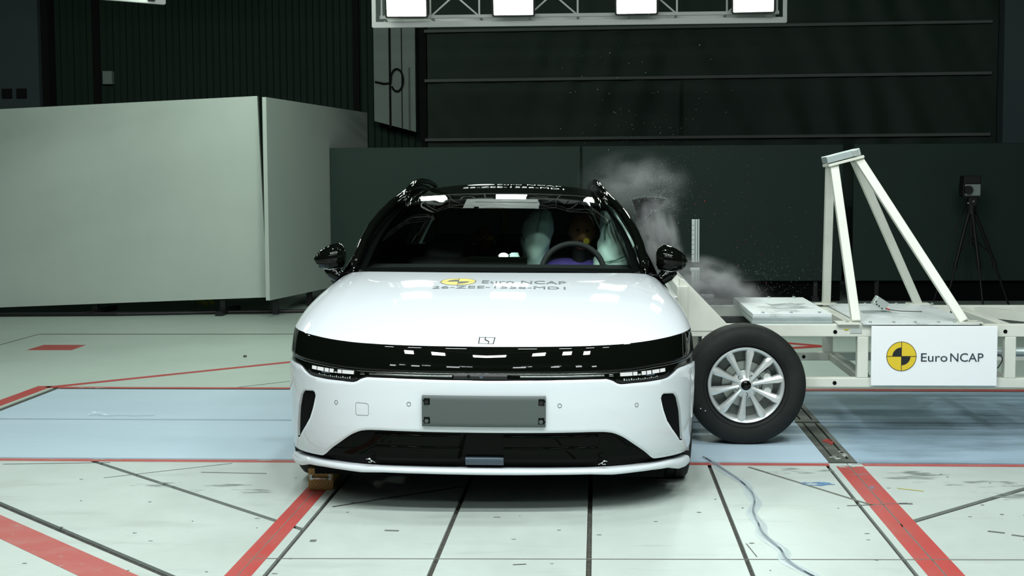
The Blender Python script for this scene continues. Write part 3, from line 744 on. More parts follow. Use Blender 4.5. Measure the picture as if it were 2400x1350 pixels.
# black border printed on the glass
fr = MB()
fr.grid([[wspt(s, r, -.003) for r in lin(0, .075, 4)] for s in lin(-1, 1, 40)])
fr.grid([[wspt(s, r, -.003) for r in lin(.93, 1, 4)] for s in lin(-1, 1, 40)])
for sg in (-1, 1): fr.grid([[wspt(s, r, -.003) for r in lin(0, 1, 20)] for s in (.93 * sg, 1.0 * sg)])
fr.build('glass_border', 'black_matt', car)
ck = MB().grid([[Vector((hoodpt(s, 1.).x, hoodpt(s, 1.).y - .03, hoodpt(s, 1.).z - .03)), Vector((hoodpt(s, 1.).x * .97, hoodpt(s, 1.).y + .06, hoodpt(s, 1.).z - .025))] for s in lin(-.70, .70, 40)]).build('cowl', 'black_matt', car)
for (x0, y0, x1, y1) in ((-.33, 1.30, .02, 1.285), (.10, 1.285, .52, 1.32)):
    w = MB().tube([(x0, y0 + .03, .990), ((x0 + x1) / 2, (y0 + y1) / 2 + .035, .994), (x1, y1 + .04, .990)], .005, 6).build('wiper', 'black_matt', car)
RC = [(2.25, 1.357), (2.4, 1.382), (2.6, 1.408), (2.9, 1.432), (3.2, 1.444), (3.5, 1.442), (3.9, 1.425), (4.3, 1.385), (4.6, 1.335)]
RE = [(2.38, .612, 1.325), (2.6, .600, 1.368), (2.9, .592, 1.392), (3.3, .588, 1.402), (3.8, .585, 1.388), (4.3, .57, 1.345), (4.6, .55, 1.295)]
def roofpt(s, r):
    v0 = 2.25 + .14 * s * s; v = v0 + (4.6 - v0) * r
    c = itp(RC, 2.25 + (4.6 - 2.25) * r); e = lerpv(RE, 2.38 + (4.6 - 2.38) * r)
    a = abs(s); return Vector((s * e[0], v, e[1] + (c - e[1]) * (1 - a ** 2.4)))
roof = MB().grid([[roofpt(s, r) for r in lin(0, 1, 30)] for s in lin(-1, 1, 36)]).build('roof', 'black_gloss', car, smooth=True)
rb = BVHTree.FromPolygons([v.co.copy() for v in roof.data.vertices], [tuple(p.vertices) for p in roof.data.polygons])
def on_roof(u, v, d=.002):
    h = rb.ray_cast(Vector((u, v, 3)), Vector((0, 0, -1)))
    if h[0] is None: return Vector((u, v, 1.4))
    n = h[1] if h[1].z > 0 else -h[1]; return h[0] + n * d
rd = empty('roof_decal'); rd.parent = car
decal_text('Euro NCAP', .18, -.065, 2.98, .41, 'print_white', rd, on_roof, .0022)
decal_text('26-ZEE-1556-MD1', .14, -.27, 2.74, .63, 'print_white', rd, on_roof, .0022)
disc_part((-.17, 3.05), .088, 0, 2 * pi, 0, 'emblem_disc', 'print_white', rd, lambda x, y, d: on_roof(x, y, d), 30, .0022)
# ---- pillars and cant rails
def sweep_rail(s):
    P = [(.790, 1.552, .962), (.788, 1.585, .998), (.784, 1.64, 1.028), (.770, 1.78, 1.108), (.744, 1.95, 1.190), (.708, 2.12, 1.258), (.668, 2.28, 1.312), (.632, 2.42, 1.350), (.612, 2.60, 1.378), (.602, 2.9, 1.398), (.598, 3.3, 1.406), (.594, 3.8, 1.392), (.580, 4.3, 1.350), (.60, 4.55, 1.26), (.70, 4.72, 1.08), (.78, 4.78, .95)]
    rows = []
    for i, p in enumerate(P):
        p = Vector(p); a = Vector(P[max(0, i - 1)]); b = Vector(P[min(len(P) - 1, i + 1)]); d = (b - a).normalized()
        out = Vector((1, 0, .55)); out = (out - d * out.dot(d)).normalized(); nn = d.cross(out)
        ring = []
        sc_ = (.15, .75)[i] if i < 2 else 1.0
        for k in range(12):
            an = 2 * pi * k / 12; q = p + out * (.026 * sc_ * cos(an)) + nn * (.042 * sc_ * sin(an)); ring.append((q.x * s, q.y, q.z))
        rows.append(ring + [ring[0]])
    return MB().grid(rows)
for s in (1, -1):
    sweep_rail(s).build('pillar', 'black_gloss', car, smooth=True)
    # roof rail
    R = [(.600, 2.50, 1.372), (.592, 2.56, 1.405), (.578, 2.66, 1.434), (.566, 2.80, 1.452), (.56, 3.1, 1.462), (.556, 3.6, 1.456), (.55, 4.0, 1.436), (.55, 4.2, 1.405), (.552, 4.28, 1.372)]
    MB().tube([(x * s, y, z) for x, y, z in R], [.010, .015, .017, .017, .017, .017, .017, .015, .010], 10).build('roof_rail', 'black_gloss', car, smooth=True)
# ---- body sides
SPROF = [(.17, .90), (.22, .935), (.35, .955), (.60, .962), (.76, .955), (.85, .930), (.92, .890), (.955, .860)]
def sidept(v, w, s):
    u = itp(SPROF, w); tp = 1.0
    if v > 4.0: tp = 1 - .16 * ((v - 4.0) / .86) ** 2
    if v < 1.56: u = u + (.962 - .952) * 0
    return Vector((s * u * tp, v, w))
def side_panel(name, s, v0, v1, w0, w1, m='white_paint', nv=24, nw=16):
    mb = MB().grid([[sidept(v, w, s) for w in lin(w0, w1, nw)] for v in lin(v0, v1, nv)])
    V = mb.v; F = arch_filter(V, mb.f); mb2 = MB(); mb2.v = V; mb2.f = F
    bm_o = mb2.build(name, m, car, smooth=True)
    bm = bmesh.new(); bm.from_mesh(bm_o.data)
    bmesh.ops.delete(bm, geom=[v for v in bm.verts if not v.link_faces], context='VERTS'); bm.to_mesh(bm_o.data); bm.free()
    return bm_o
for s in (1, -1):
    side_panel('fender', s, .80, 1.56, .20, .785, nv=28)
    fd = side_panel('front_door', s, 1.565, 2.62, .30, .955)
    rd_ = side_panel('rear_door', s, 2.625, 3.62, .30, .955, nv=30)
    side_panel('quarter_panel', s, 3.625, 4.82, .20, .955, nv=34)
    side_panel('sill', s, 1.20, 3.45, .17, .297, 'black_trim', 10, 4)
    for d, vv in ((fd, 2.45), (rd_, 3.35)): MB().box(sidept(vv, .80, s) + Vector((.004 * s, 0, 0)), (.012, .17, .028)).build('door_handle', 'white_paint', d, bevel=.004)
    # side glass
    def sg_pt(v, r):
        bx = sidept(min(v, 4.55), .955, 1).x; 
        A = [(1.60, .795, .965), (1.78, .770, 1.100), (1.95, .744, 1.182), (2.12, .708, 1.250), (2.28, .668, 1.304), (2.42, .632, 1.342), (2.6, .612, 1.37), (2.9, .602, 1.39), (3.3, .598, 1.398), (3.8, .594, 1.384), (4.3, .580, 1.342), (4.55, .60, 1.25)]
        t = lerpv(A, v); return Vector((s * (bx + (t[0] - bx) * r + .02 * sin(pi * r)), v, .955 + (t[1] - .955) * r))
    wins = [('front_window', 1.62, 2.58), ('rear_window', 2.64, 3.55), ('quarter_window', 3.62, 4.5)]
    for nm, a, b in wins:
        if s > 0 and nm == 'rear_window': continue            # burst by the impact
        MB().grid([[sg_pt(v, r) for r in lin(0, 1, 8)] for v in lin(a, b, 14)]).build(nm, 'dark_glass', car, smooth=True)
        MB().grid([[sg_pt(v, r) - Vector((.012 * s, 0, 0)) for r in lin(0, 1, 8)] for v in lin(a, b, 14)]).build('window_blackout', 'cabin_black', car, smooth=True)  # second grid: opaque sheet added inside the glass to stop stray reflections
    for a in (2.58, 3.55): MB().grid([[sg_pt(v, r) + Vector((.004 * s, 0, 0)) for r in lin(0, 1, 8)] for v in (a, a + .07)]).build('window_pillar', 'cabin_black', car)
    MB().grid([[sidept(v, .955, s), sidept(v, .955, s) + Vector((-.05 * s, 0, .012))] for v in lin(1.56, 4.7, 20)]).build('belt_trim', 'black_trim', car)
    MB().grid([[(s * (.585 + (.66 - .585) * r_) if False else s * (lerpv([(0, .60, 1.30), (.5, .70, 1.10), (1, .79, .955)], r_)[0]), 4.42 + .34 * r_ * .9 + dv, lerpv([(0, .60, 1.30), (.5, .70, 1.10), (1, .79, .955)], r_)[1]) for r_ in lin(0, 1, 8)] for dv in (-.10, .06)]).build('rear_pillar', 'black_gloss', car, smooth=True)
    MB().grid([[sg_pt(v, r) - Vector((.02 * s, 0, 0)) for r in lin(0, 1, 8)] for v in lin(1.62, 4.55, 30)] if s < 0 else [[sg_pt(v, r) - Vector((.02 * s, 0, 0)) for r in lin(0, 1, 8)] for v in lin(3.5, 4.55, 12)]).build('window_blackout', 'cabin_black', car, smooth=True)  # longer opaque sheet added to block light coming in round the windows
    # wheel arch liner
    for av in (.93, 3.80):
        MB().grid([[(s * x, av + .39 * cos(a), .345 + .39 * sin(a)) for x in (.60, .90)] for a in lin(-.5, pi + .5, 24)]).build('wheel_liner', 'black_matt', car)
# tail
tail = MB().grid([[(x, 4.80 + .06 * (1 - (x / .82) ** 2) - .25 * max(0, (w - .95)) , w) for w in lin(.22, .97, 8)] for x in lin(-.80, .80, 14)]).build('tailgate', 'white_paint', car, smooth=True)
MB().grid([[roofpt(s, 1.0), Vector((s * .72, 4.83, .97))] for s in lin(-1, 1, 14)]).build('rear_screen', 'dark_glass', car, smooth=True)
MB().bb(-.72, .72, .30, 4.70, .17, .30).build('underbody', 'black_matt', car)
MB().bb(-.46, .46, .20, .40, .19, .34).build('undertray', 'black_matt', car)
MB().bb(-.62, .62, .25, 1.30, .30, .70).build('engine_bay_cover', 'black_matt', car)
for s in (-1, 1): MB().bb(min(s * .60, s * .80), max(s * .60, s * .80), .34, .50, .12, .22).build('air_deflector', 'black_matt', car)
# ---- wheels
def car_wheel(name, u, v, s, steer=0.):
    t = empty(name, (u, v, .345), (0, 0, steer)); t.parent = car
    prof = [(.235, -.105), (.26, -.120), (.30, -.1225), (.325, -.116), (.338, -.104), (.3435, -.085), (.345, -.062), (.338, -.060), (.338, -.052), (.345, -.050), (.3455, -.012), (.338, -.010), (.338, .002), (.3455, .004), (.345, .042), (.338, .044), (.338, .052), (.345, .054), (.3435, .080), (.338, .104), (.325, .116), (.30, .1225), (.26, .120), (.235, .105)]
    MB().lathe(prof, 64, 'X').build('tyre', 'rubber', t, smooth=True, angle=40)
    MB().lathe([(.24, -.10), (.225, -.09), (.215, 0), (.225, .09), (.24, .10)], 40, 'X').build('rim', 'alloy_dark', t, smooth=True)
    mb = MB()
    for k in range(5):
        a = 2 * pi * k / 5; mb.beam((s * .085, .04 * cos(a), .04 * sin(a)), (s * .095, .228 * cos(a), .228 * sin(a)), .03, .06, (1, 0, 0))
    mb.build('spoke', 'alloy', t); MB().cyl((s * .07, 0, 0), (s * .10, 0, 0), .055, n=20).build('hub', 'alloy_dark', t)
    return t
car_wheel('front_wheel', -.822, .93, -1, radians(-2.0)); car_wheel('front_wheel', .838, .93, 1, radians(-1.0))
car_wheel('rear_wheel', -.84, 3.80, -1); car_wheel('rear_wheel', .84, 3.80, 1)
# ---- mirrors
def mirror(s):
    t = empty('door_mirror'); t.parent = car
    mb = MB(); rows = []
    # superellipsoid housing: outline given as (u, half height up, half height down)
    sec = [(.858, .030, .040), (.866, .058, .062), (.885, .076, .074), (.915, .077, .078), (.945, .070, .074), (.975, .058, .064), (1.000, .044, .050), (1.018, .028, .034), (1.027, .008, .012)]
    us = [q[0] for q in sec]; fine = sorted(set(us) | set(float(x) for x in np.linspace(us[0], us[-1], 26)))
    kk = np.array([.25, .5, .25])
    hu_ = np.interp(fine, us, [q[1] for q in sec]); hd_ = np.interp(fine, us, [q[2] for q in sec])
    for _ in range(3):
        hu_[1:-1] = np.convolve(hu_, kk, 'valid'); hd_[1:-1] = np.convolve(hd_, kk, 'valid')
    for u, hu, hd in zip(fine, hu_, hd_):
        r = []
        dep = .085 * (1 - ((u - .93) / .105) ** 2 * .75)
        for k in range(32):
            a = 2 * pi * k / 32; z = (hu if sin(a) > 0 else hd) * sin(a); y = dep * cos(a) * (1 if cos(a) < 0 else .45)
            r.append((s * u, 1.74 + y, 1.038 + z + .10 * (.93 - abs(u))))
        rows.append(r + [r[0]])
    mb.grid(rows); mb.add(rows[0][:32], [tuple(range(32))]); mb.add(rows[-1][:32], [tuple(range(32))])
    mb.build('housing', 'black_gloss', t, smooth=True)
    MB().box((s * .94, 1.782, 1.035), (.11, .01, .085)).build('mirror_glass', 'chrome', t, bevel=.004)
    mb = MB().tube([(s * .83, 1.70, .915), (s * .875, 1.71, .925), (s * .915, 1.73, .948), (s * .935, 1.74, .98)], [.030, .034, .040, .046], 12)
    mb.build('mirror_arm', 'black_gloss', t, smooth=True)
    MB().tube([(s * .872, 1.65, .985), (s * .93, 1.635, .975), (s * .985, 1.66, .985), (s * 1.018, 1.71, 1.01)], .003, 6).build('signal_strip', 'dark_chrome', t, smooth=True)
mirror(1); mirror(-1)
# ---- cabin
MB().grid([[(x, 1.40, .90), (x, 1.46, .958), (x, 1.62, .985), (x, 1.95, .992), (x, 2.02, .97), (x, 2.05, .80), (x, 2.05, .35)] for x in lin(-.76, .76, 12)]).build('dashboard', 'cabin_black', car, smooth=True, angle=40)
MB().bb(-.19, .145, 1.93, 1.95, .985, 1.035).build('display', 'black_gloss', car, bevel=.004)
MB().bb(-.85, .85, 1.5, 4.6, .28, .32).build('cabin_floor', 'cabin_black', car)
MB().grid([[roofpt(s, r) - Vector((0, 0, .035)) for r in lin(.01, 1, 12)] for s in lin(-.96, .96, 16)]).build('headliner', 'cabin_black', car, smooth=True)
for s in (-1, 1): MB().bb(min(s * .82, s * .80), max(s * .82, s * .80), 1.60, 4.55, .30, .965).build('side_trim', 'cabin_black', car)
MB().bb(-.80, .80, 4.30, 4.34, .3, 1.0).build('rear_shelf', 'cabin_black', car)
sw = empty('steering_wheel', (.405, 2.02, .945), (radians(-22), 0, 0)); sw.parent = car
MB().tube([(.178 * cos(a), 0, .172 * sin(a)) for a in [2 * pi * i / 40 for i in range(40)]], .0165, 10, True).build('rim', 'seat_black', sw, smooth=True)
MB().box((0, .015, -.01), (.13, .05, .10)).build('hub', 'seat_black', sw, bevel=.015)
for a in (0, pi): MB().beam((.05 * cos(a), .01, -.01), (.17 * cos(a), .005, -.01), .03, .02).build('spoke', 'seat_black', sw)
def seat(u, v, name='front_seat'):
    t = empty(name, (u, v, 0)); t.parent = car
    MB().bb(-.24, .24, -.45, .10, .34, .50).build('cushion', 'seat_black', t, bevel=.05, smooth=True)
    mb = MB().box((0, .14, .72), (.48, .13, .55), Matrix.Rotation(radians(-16), 3, 'X')); mb.build('backrest', 'seat_black', t, bevel=.05, smooth=True)
    MB().box((0, .25, 1.02), (.25, .09, .14), Matrix.Rotation(radians(-12), 3, 'X')).build('headrest', 'seat_black', t, bevel=.03, smooth=True)
    for x in (-.075, .075): MB().cyl((x, .19, .93), (x, .235, 1.05), .008, n=10).build('headrest_post', 'chrome', t)
seat(-.385, 2.55); seat(.40, 2.62)
for u in (-.40, 0.02, .42): seat(u, 3.62, 'rear_seat')
yb = empty('rear_frame'); yb.parent = car
for a, b in (((-.55, 4.1, 1.05), (-.55, 4.1, 1.27)), ((-.05, 4.1, 1.05), (-.05, 4.1, 1.27)), ((-.55, 4.1, 1.27), (-.05, 4.1, 1.27)), ((-.55, 4.1, 1.05), (-.05, 4.1, 1.05))):
    MB().beam(a, b, .03, .03).build('bar', 'yellow_bar', yb)
# ---- deployed airbags
def bag(name, sections, m='airbag', parent=car, n=28, axis='Z', crease=.0, seed=0):
    rows = []; rn = random.Random(seed); ph_ = [rn.uniform(0, 6) for _ in range(4)]
    for i, (c, ru, rv) in enumerate(sections):
        r = []
        for k in range(n):
            a = 2 * pi * k / n; q = 1 + crease * (sin(3 * a + ph_[0] + i * .7) * .6 + sin(5 * a + ph_[1] - i * .9) * .4)
            r.append((c[0] + ru * cos(a) * q, c[1] + rv * sin(a) * q, c[2]))
        rows.append(r + [r[0]])
    mb = MB().grid(rows); mb.add(rows[0][:n], [tuple(range(n))]); mb.add(rows[-1][:n], [tuple(range(n))])
    o = mb.build(name, m, parent, smooth=True); return o
def dense(sec, k=5):
    out = []
    for a, b in zip(sec[:-1], sec[1:]):
        for i in range(k):
            t = i / k; t2 = t
            out.append((tuple(a[0][j] + (b[0][j] - a[0][j]) * t2 for j in range(3)), a[1] + (b[1] - a[1]) * t2, a[2] + (b[2] - a[2]) * t2))
    out.append(sec[-1]); return out
cb = bag('centre_airbag', dense([((.185, 2.66, .80), .050, .06), ((.180, 2.66, .92), .056, .09), ((.178, 2.66, 1.00), .072, .13), ((.185, 2.66, 1.08), .092, .15), ((.195, 2.67, 1.16), .100, .155), ((.205, 2.67, 1.22), .090, .14), ((.215, 2.67, 1.27), .062, .10), ((.222, 2.67, 1.30), .022, .05)]), crease=.05, seed=2)
for P in ([(.222, 2.575, 1.292), (.212, 2.535, 1.235), (.198, 2.515, 1.17), (.180, 2.522, 1.10), (.178, 2.53, 1.07)], [(.10, 2.60, 1.14), (.125, 2.555, 1.09), (.165, 2.53, 1.06), (.205, 2.53, 1.075), (.25, 2.55, 1.10)], [(.178, 2.53, 1.065), (.17, 2.55, 1.02), (.165, 2.575, .96), (.16, 2.59, .90)]):
    MB().tube(P, .0035, 5).build('seam', 'airbag_seam', cb, smooth=True)
side = bag('side_airbag', dense([((.655, 2.35, .72), .10, .16), ((.655, 2.38, .90), .115, .20), ((.655, 2.42, .97), .12, .22), ((.650, 2.46, 1.03), .10, .22), ((.640, 2.50, 1.09), .075, .20), ((.630, 2.54, 1.15), .055, .18), ((.622, 2.56, 1.21), .045, .16), ((.612, 2.58, 1.28), .03, .14)]), crease=.08, seed=5)
MB().tube([(.56, 2.28, .995), (.60, 2.22, .992), (.66, 2.20, 1.005), (.72, 2.23, 1.03)], .004, 5).build('seam', 'airbag_seam', side, smooth=True)
MB().tube([(.600, 2.36, 1.12), (.595, 2.36, 1.16), (.605, 2.38, 1.20), (.63, 2.40, 1.23)], .006, 6).build('seam', 'airbag_seam', side, smooth=True)
bag('curtain_airbag', dense([((.735, 3.05, .98), .05, .25), ((.755, 3.05, 1.06), .060, .32), ((.752, 3.05, 1.14), .058, .34), ((.725, 3.05, 1.21), .050, .34), ((.685, 3.05, 1.27), .042, .33), ((.645, 3.05, 1.32), .03, .30)]), crease=.04, seed=9)
bag('knee_airbag', dense([((.06, 2.12, .90), .05, .06), ((.05, 2.10, .98), .07, .08), ((.06, 2.10, 1.02), .045, .06), ((.07, 2.10, 1.05), .02, .03)]), crease=.06, seed=11)
fl_ = empty('flash_unit', (.008, 2.05, 1.035)); fl_.parent = car
bm = bmesh.new(); bmesh.ops.create_uvsphere(bm, u_segments=20, v_segments=12, radius=.5)
me = bpy.data.meshes.new('bulb'); bm.to_mesh(me); bm.free()
for v in me.vertices: v.co = Vector((v.co.x * .055, v.co.y * .02, v.co.z * .034))
me.materials.append(M('flash_white')); o = bpy.data.objects.new('bulb', me); COL.objects.link(o); o.parent = fl_
MB().box((0, .02, -.02), (.07, .02, .05)).build('socket', 'black_trim', fl_)

# ---- silver tape on the windscreen
tp = empty('silver_tape', car.location, car.rotation_euler); tag(tp, 'patch of silver tape strips stuck at the top of the windscreen', 'tape')
k = 0
for (s0, s1, r0, r1, d) in ((-.335, -.24, .80, .985, .004), (-.25, .315, .92, .985, .0055), (-.26, .32, .862, .925, .0045), (-.25, .31, .825, .868, .0052), (-.20, .305, .79, .830, .006)):
    mb = MB().grid([[wspt(s, r, d) for r in lin(r0, r1, 6)] for s in lin(s0, s1, 20)]); mb.grid([[wspt(s, r, d - .0012) for r in lin(r0, r1, 6)] for s in lin(s0, s1, 20)])
    mb.build('tape_strip', 'silver_tape', tp, smooth=True)
#REST
# ================================================================== WOOD BLOCK AT THE FRONT WHEEL
wbk = empty('wheel_chock', (-1.312, 6.545, 0), (0, 0, radians(1.5))); tag(wbk, 'wooden block with a steel handle wedged in front of the wheel', 'wood block')
MB().bb(-.060, .060, 0, .20, 0, .105).build('block', 'wood', wbk, bevel=.005)
MB().tube([(-.043, .004, .062), (-.041, -.018, .062), (-.034, -.026, .062), (.0, -.028, .060), (.030, -.026, .062), (.037, -.018, .062), (.040, .004, .062)], .0045, 8).build('handle', 'chrome', wbk, smooth=True)
for x in (-.046, .044): MB().bb(x - .007, x + .007, -.003, .001, .048, .076).build('handle_plate', 'steel_galv', wbk)

# ================================================================== BARRIER TROLLEY
tr = empty('barrier_trolley', (1.6, 8.65, 0)); tag(tr, 'cream steel crash trolley with sign board and pyramid frame hitting the car', 'trolley')
OX, OY = 1.6, 8.65
def W(x, y, z): return (x - OX, y - OY, z)
def tb(name, x0, x1, y0, y1, z0, z1, m='cream_paint', bev=.004, parent=tr):
    return MB().bb(x0 - OX, x1 - OX, y0 - OY, y1 - OY, z0, z1).build(name, m, parent, bevel=bev)
YN, YF = 8.05, 9.25
for y0 in (YN, YF - .0):
    tb('rail', .50, 4.6, y0, y0 + .06, .570, .640); tb('rail', .58, 4.6, y0, y0 + .06, .280, .334)
    for x in (.60, 1.478, 2.30, 3.2, 4.4): tb('post', x, x + .062, y0, y0 + .06, .334, .570)
    for x, z in ((1.352, .597), (1.352, .305), (2.30, .600), (3.0, .600)):
        MB().cyl(W(x, y0 - .002, z), W(x, y0 + .004, z), .0115, n=16).build('bolt_hole', 'black_matt', tr)
for x in (.60, 1.45, 2.30, 3.2, 4.4):
    tb('cross_beam', x, x + .062, YN + .06, YF, .575, .635); tb('cross_beam', x + (.06 if x == 1.45 else 0), x + (.13 if x == 1.45 else .06), YN + .06, YF, .285, .330)
MB().beam(W(1.62, 8.12, .306), W(2.2, 9.2, .306), .07, .045).build('diagonal_beam', 'cream_paint', tr)
MB().beam(W(3.15, 8.12, .606), W(2.45, 9.2, .606), .06, .06).build('diagonal_beam', 'cream_paint', tr)
MB().cyl(W(2.0, 8.7, .40), W(3.6, 8.5, .44), .028, n=14).build('air_pipe', 'steel_galv', tr, smooth=True)
MB().tube([W(2.246, 8.04, .470), W(2.268, 8.035, .468), W(2.280, 8.03, .455), W(2.280, 8.03, .435), W(2.262, 8.035, .400), W(2.246, 8.04, .385)], .0035, 6).build('hose', 'black_trim', tr, smooth=True)
# front gussets, nose plate and barrier face
for y in (YN + .0, YF + .0):
    MB().prism([(.470 - OX, .60), (.470 - OX, .905), (.500 - OX, .895), (.745 - OX, .640), (.745 - OX, .60)], y - OY - .004, y - OY + .05).build('gusset', 'cream_paint', tr, bevel=.004)
tb('nose_plate', .455, .52, YN - .02, YF + .08, .28, .86)
tb('nose_beam', .52, .60, YN + .012, YF + .05, .60, .66)
tb('nose_beam', .52, .60, YN + .012, YF + .05, .285, .338)
for z0 in (.34, .60):
    for y0 in (7.92, 8.42, 8.92): tb('honeycomb_block', .418, .455, y0, y0 + .49, z0 - .03, z0 + .21, 'alloy', .004)
tb('bracket', .565, .765, 9.26, 9.30, .690, .712, 'extrusion', .003)
# ballast plates
for i in range(3): 
    d = .0205; z0 = .640 + i * d; pt = tb('ballast_plate', .885 + i * .002, 1.338 - i * .002, 8.062, 9.19, z0, z0 + d - .0015, 'steel_galv' if i < 2 else 'steel_dusty', .0015)
for x in (.95, 1.11, 1.27):
    for y in (8.10, 9.15): MB().cyl(W(x, y, .70), W(x, y, .709), .010, n=8).build('bolt', 'bolt_zinc', tr)
MB().prism([(.885, .640), (1.34, .640), (1.34, .642)], 0, .01).build('shim', 'steel_galv', tr).location = (-OX, 8.06 - OY, 0)
P_ = [(1.02 + .17 * cos(a) * random.Random(i).uniform(.5, 1.1) + .02 * i % .1, 8.55 + .22 * sin(a) * random.Random(i + 50).uniform(.5, 1.1)) for i, a in enumerate([2 * pi * k / 18 for k in range(18)])]
mat('plate_smear', (.24, .28, .27), .6, noise=[(9, .45, .62, (.55, .6, .6), S1)])
MB().prism([(x - OX + .08, y - OY) for x, y in P_], .7005, .7012, 'Z').build('smear', 'plate_smear', tr)
# tower base plates and deck sheet
tb('deck_sheet', 1.50, 2.15, 8.02, 9.32, .6405, .6475, 'steel_dusty', .001)
tb('deck_sheet', 1.36, 1.49, 8.02, 8.16, .6405, .650, 'cream_paint', .001)
for (x, y) in ((1.42, 8.06), (1.55, 8.06), (1.68, 8.06), (1.80, 8.06), (1.93, 8.06), (2.02, 8.06), (2.15, 8.06), (1.42, 9.28), (1.56, 9.28), (1.75, 9.28), (1.95, 9.28), (2.18, 9.28), (1.36, 9.28)):
    MB().cyl(W(x, y, .640), W(x, y, .657), .009, n=8).build('bolt', 'bolt_zinc', tr)
tb('deck_sheet', 2.04, 2.17, 8.02, 8.16, .648, .654, 'cream_paint', .001)
for x0 in (1.42, 2.02): tb('deck_sheet', x0, x0 + .14, 9.22, 9.34, .648, .654, 'cream_paint', .001)
# pyramid frame
tops = {0: (1.425, 8.60, 1.545), 1: (1.425, 8.74, 1.545), 2: (1.572, 8.60, 1.580), 3: (1.572, 8.74, 1.580)}
base = {0: (1.475, 8.09, .650), 1: (1.495, 9.26, .650), 2: (2.080, 8.09, .650), 3: (2.085, 9.26, .650)}
for k in range(4): MB().beam(W(*base[k]), W(*tops[k]), .05, .05, (0, 1, 0)).build('tower_leg', 'cream_paint', tr, bevel=.004)
Rt = Matrix.Rotation(radians(-14.5), 3, 'Y')
MB().box(W(1.492, 8.67, 1.570), (.215, .24, .016), Rt).build('tower_plate', 'cream_paint', tr, bevel=.002)
MB().box(W(1.478, 8.67, 1.602), (.205, .20, .042), Rt).build('tower_block', 'steel_galv', tr, bevel=.004)
MB().box(W(1.545, 8.567, 1.618), (.035, .01, .035), Rt).build('tower_block', 'bolt_zinc', tr, bevel=.002)
# sensor box
sbx = empty('sensor_box', W(1.73, 8.70, .655)); sbx.parent = tr
MB().bb(-.11, .06, -.05, .05, -.006, .0).build('base_sheet', 'steel_galv', sbx)
MB().box((0, 0, .050), (.085, .07, .058), Matrix.Rotation(radians(32), 3, 'Y')).build('case', 'bolt_zinc', sbx, bevel=.004)
for dx, dz in ((-.03, .062), (-.012, .035), (-.026, .045), (.006, .02)): MB().cyl((dx, -.037, dz), (dx, -.031, dz), .005, n=8).build('connector', 'black_trim', sbx)
MB().tube([(.02, -.03, .02), (.06, -.05, .012), (.12, -.06, .006), (.20, -.05, .003), (.24, -.06, .003)], .0025, 5).build('lead', 'black_trim', sbx, smooth=True)
MB().tube([(.03, -.03, .02), (.05, -.045, .013)], .005, 6).build('plug', 'red_bit', sbx)
# sign board with emblem and lettering
sb = empty('sign_board', W(1.898, 8.02, .4645)); sb.parent = tr
MB().bb(-.3495, .3495, -.010, .006, -.169, .170).build('board', 'board_white', sb, bevel=.003)
def flat(x, y, d=0): return (x, -.0115 - d, y)
ec = (-.182, -.0015)
disc_part(ec, .0825, 0, 2 * pi, 0, 'emblem_disc', 'print_yellow', sb, lambda x, y, d: flat(x, y, 0), 40)
disc_part(ec, .0838, 0, 2 * pi, .0808, 'emblem_ring', 'print_black', sb, lambda x, y, d: flat(x, y, .0006), 40)
disc_part(ec, .0505, pi / 2, pi, 0, 'emblem_quarter', 'print_black', sb, lambda x, y, d: flat(x, y, .0006), 12)
disc_part(ec, .0505, -pi / 2, 0, 0, 'emblem_quarter', 'print_black', sb, lambda x, y, d: flat(x, y, .0006), 12)
MB().bb(ec[0] - .083, ec[0] + .083, -.0125, -.0121, ec[1] - .0016, ec[1] + .0016).build('emblem_bar', 'print_black', sb)
MB().bb(ec[0] - .0016, ec[0] + .0016, -.0125, -.0121, ec[1] - .083, ec[1] + .083).build('emblem_bar', 'print_black', sb)
def sign_text(txt, x0, x1, z0, h):
    me = text_mesh(txt, 1.0, bold=.005); xs = [v.co.x for v in me.vertices]; ys = [v.co.y for v in me.vertices]
    kx = (x1 - x0) / (max(xs) - min(xs)); mx = min(xs); kz = h / .73
    o = from_mesh('lettering', me, 'print_navy', sb, lambda c: Vector((x0 + (c.x - mx) * kx, -.0124, z0 + c.y * kz)))
sign_text('Euro', -.0735, .0735, -.0305, .050); sign_text('NCAP', .0885, .2725, -.0305, .050)
# stickers
tb('sticker', 1.402, 1.428, 8.046, 8.05, .607, .614, 'tag_yellow', 0); tb('name_plate', 1.434, 1.500, 8.045, 8.05, .590, .618, 'alloy', 0)
tb('connector_block', 1.538, 1.552, 8.10, 8.15, .335, .36, 'black_trim', .002)
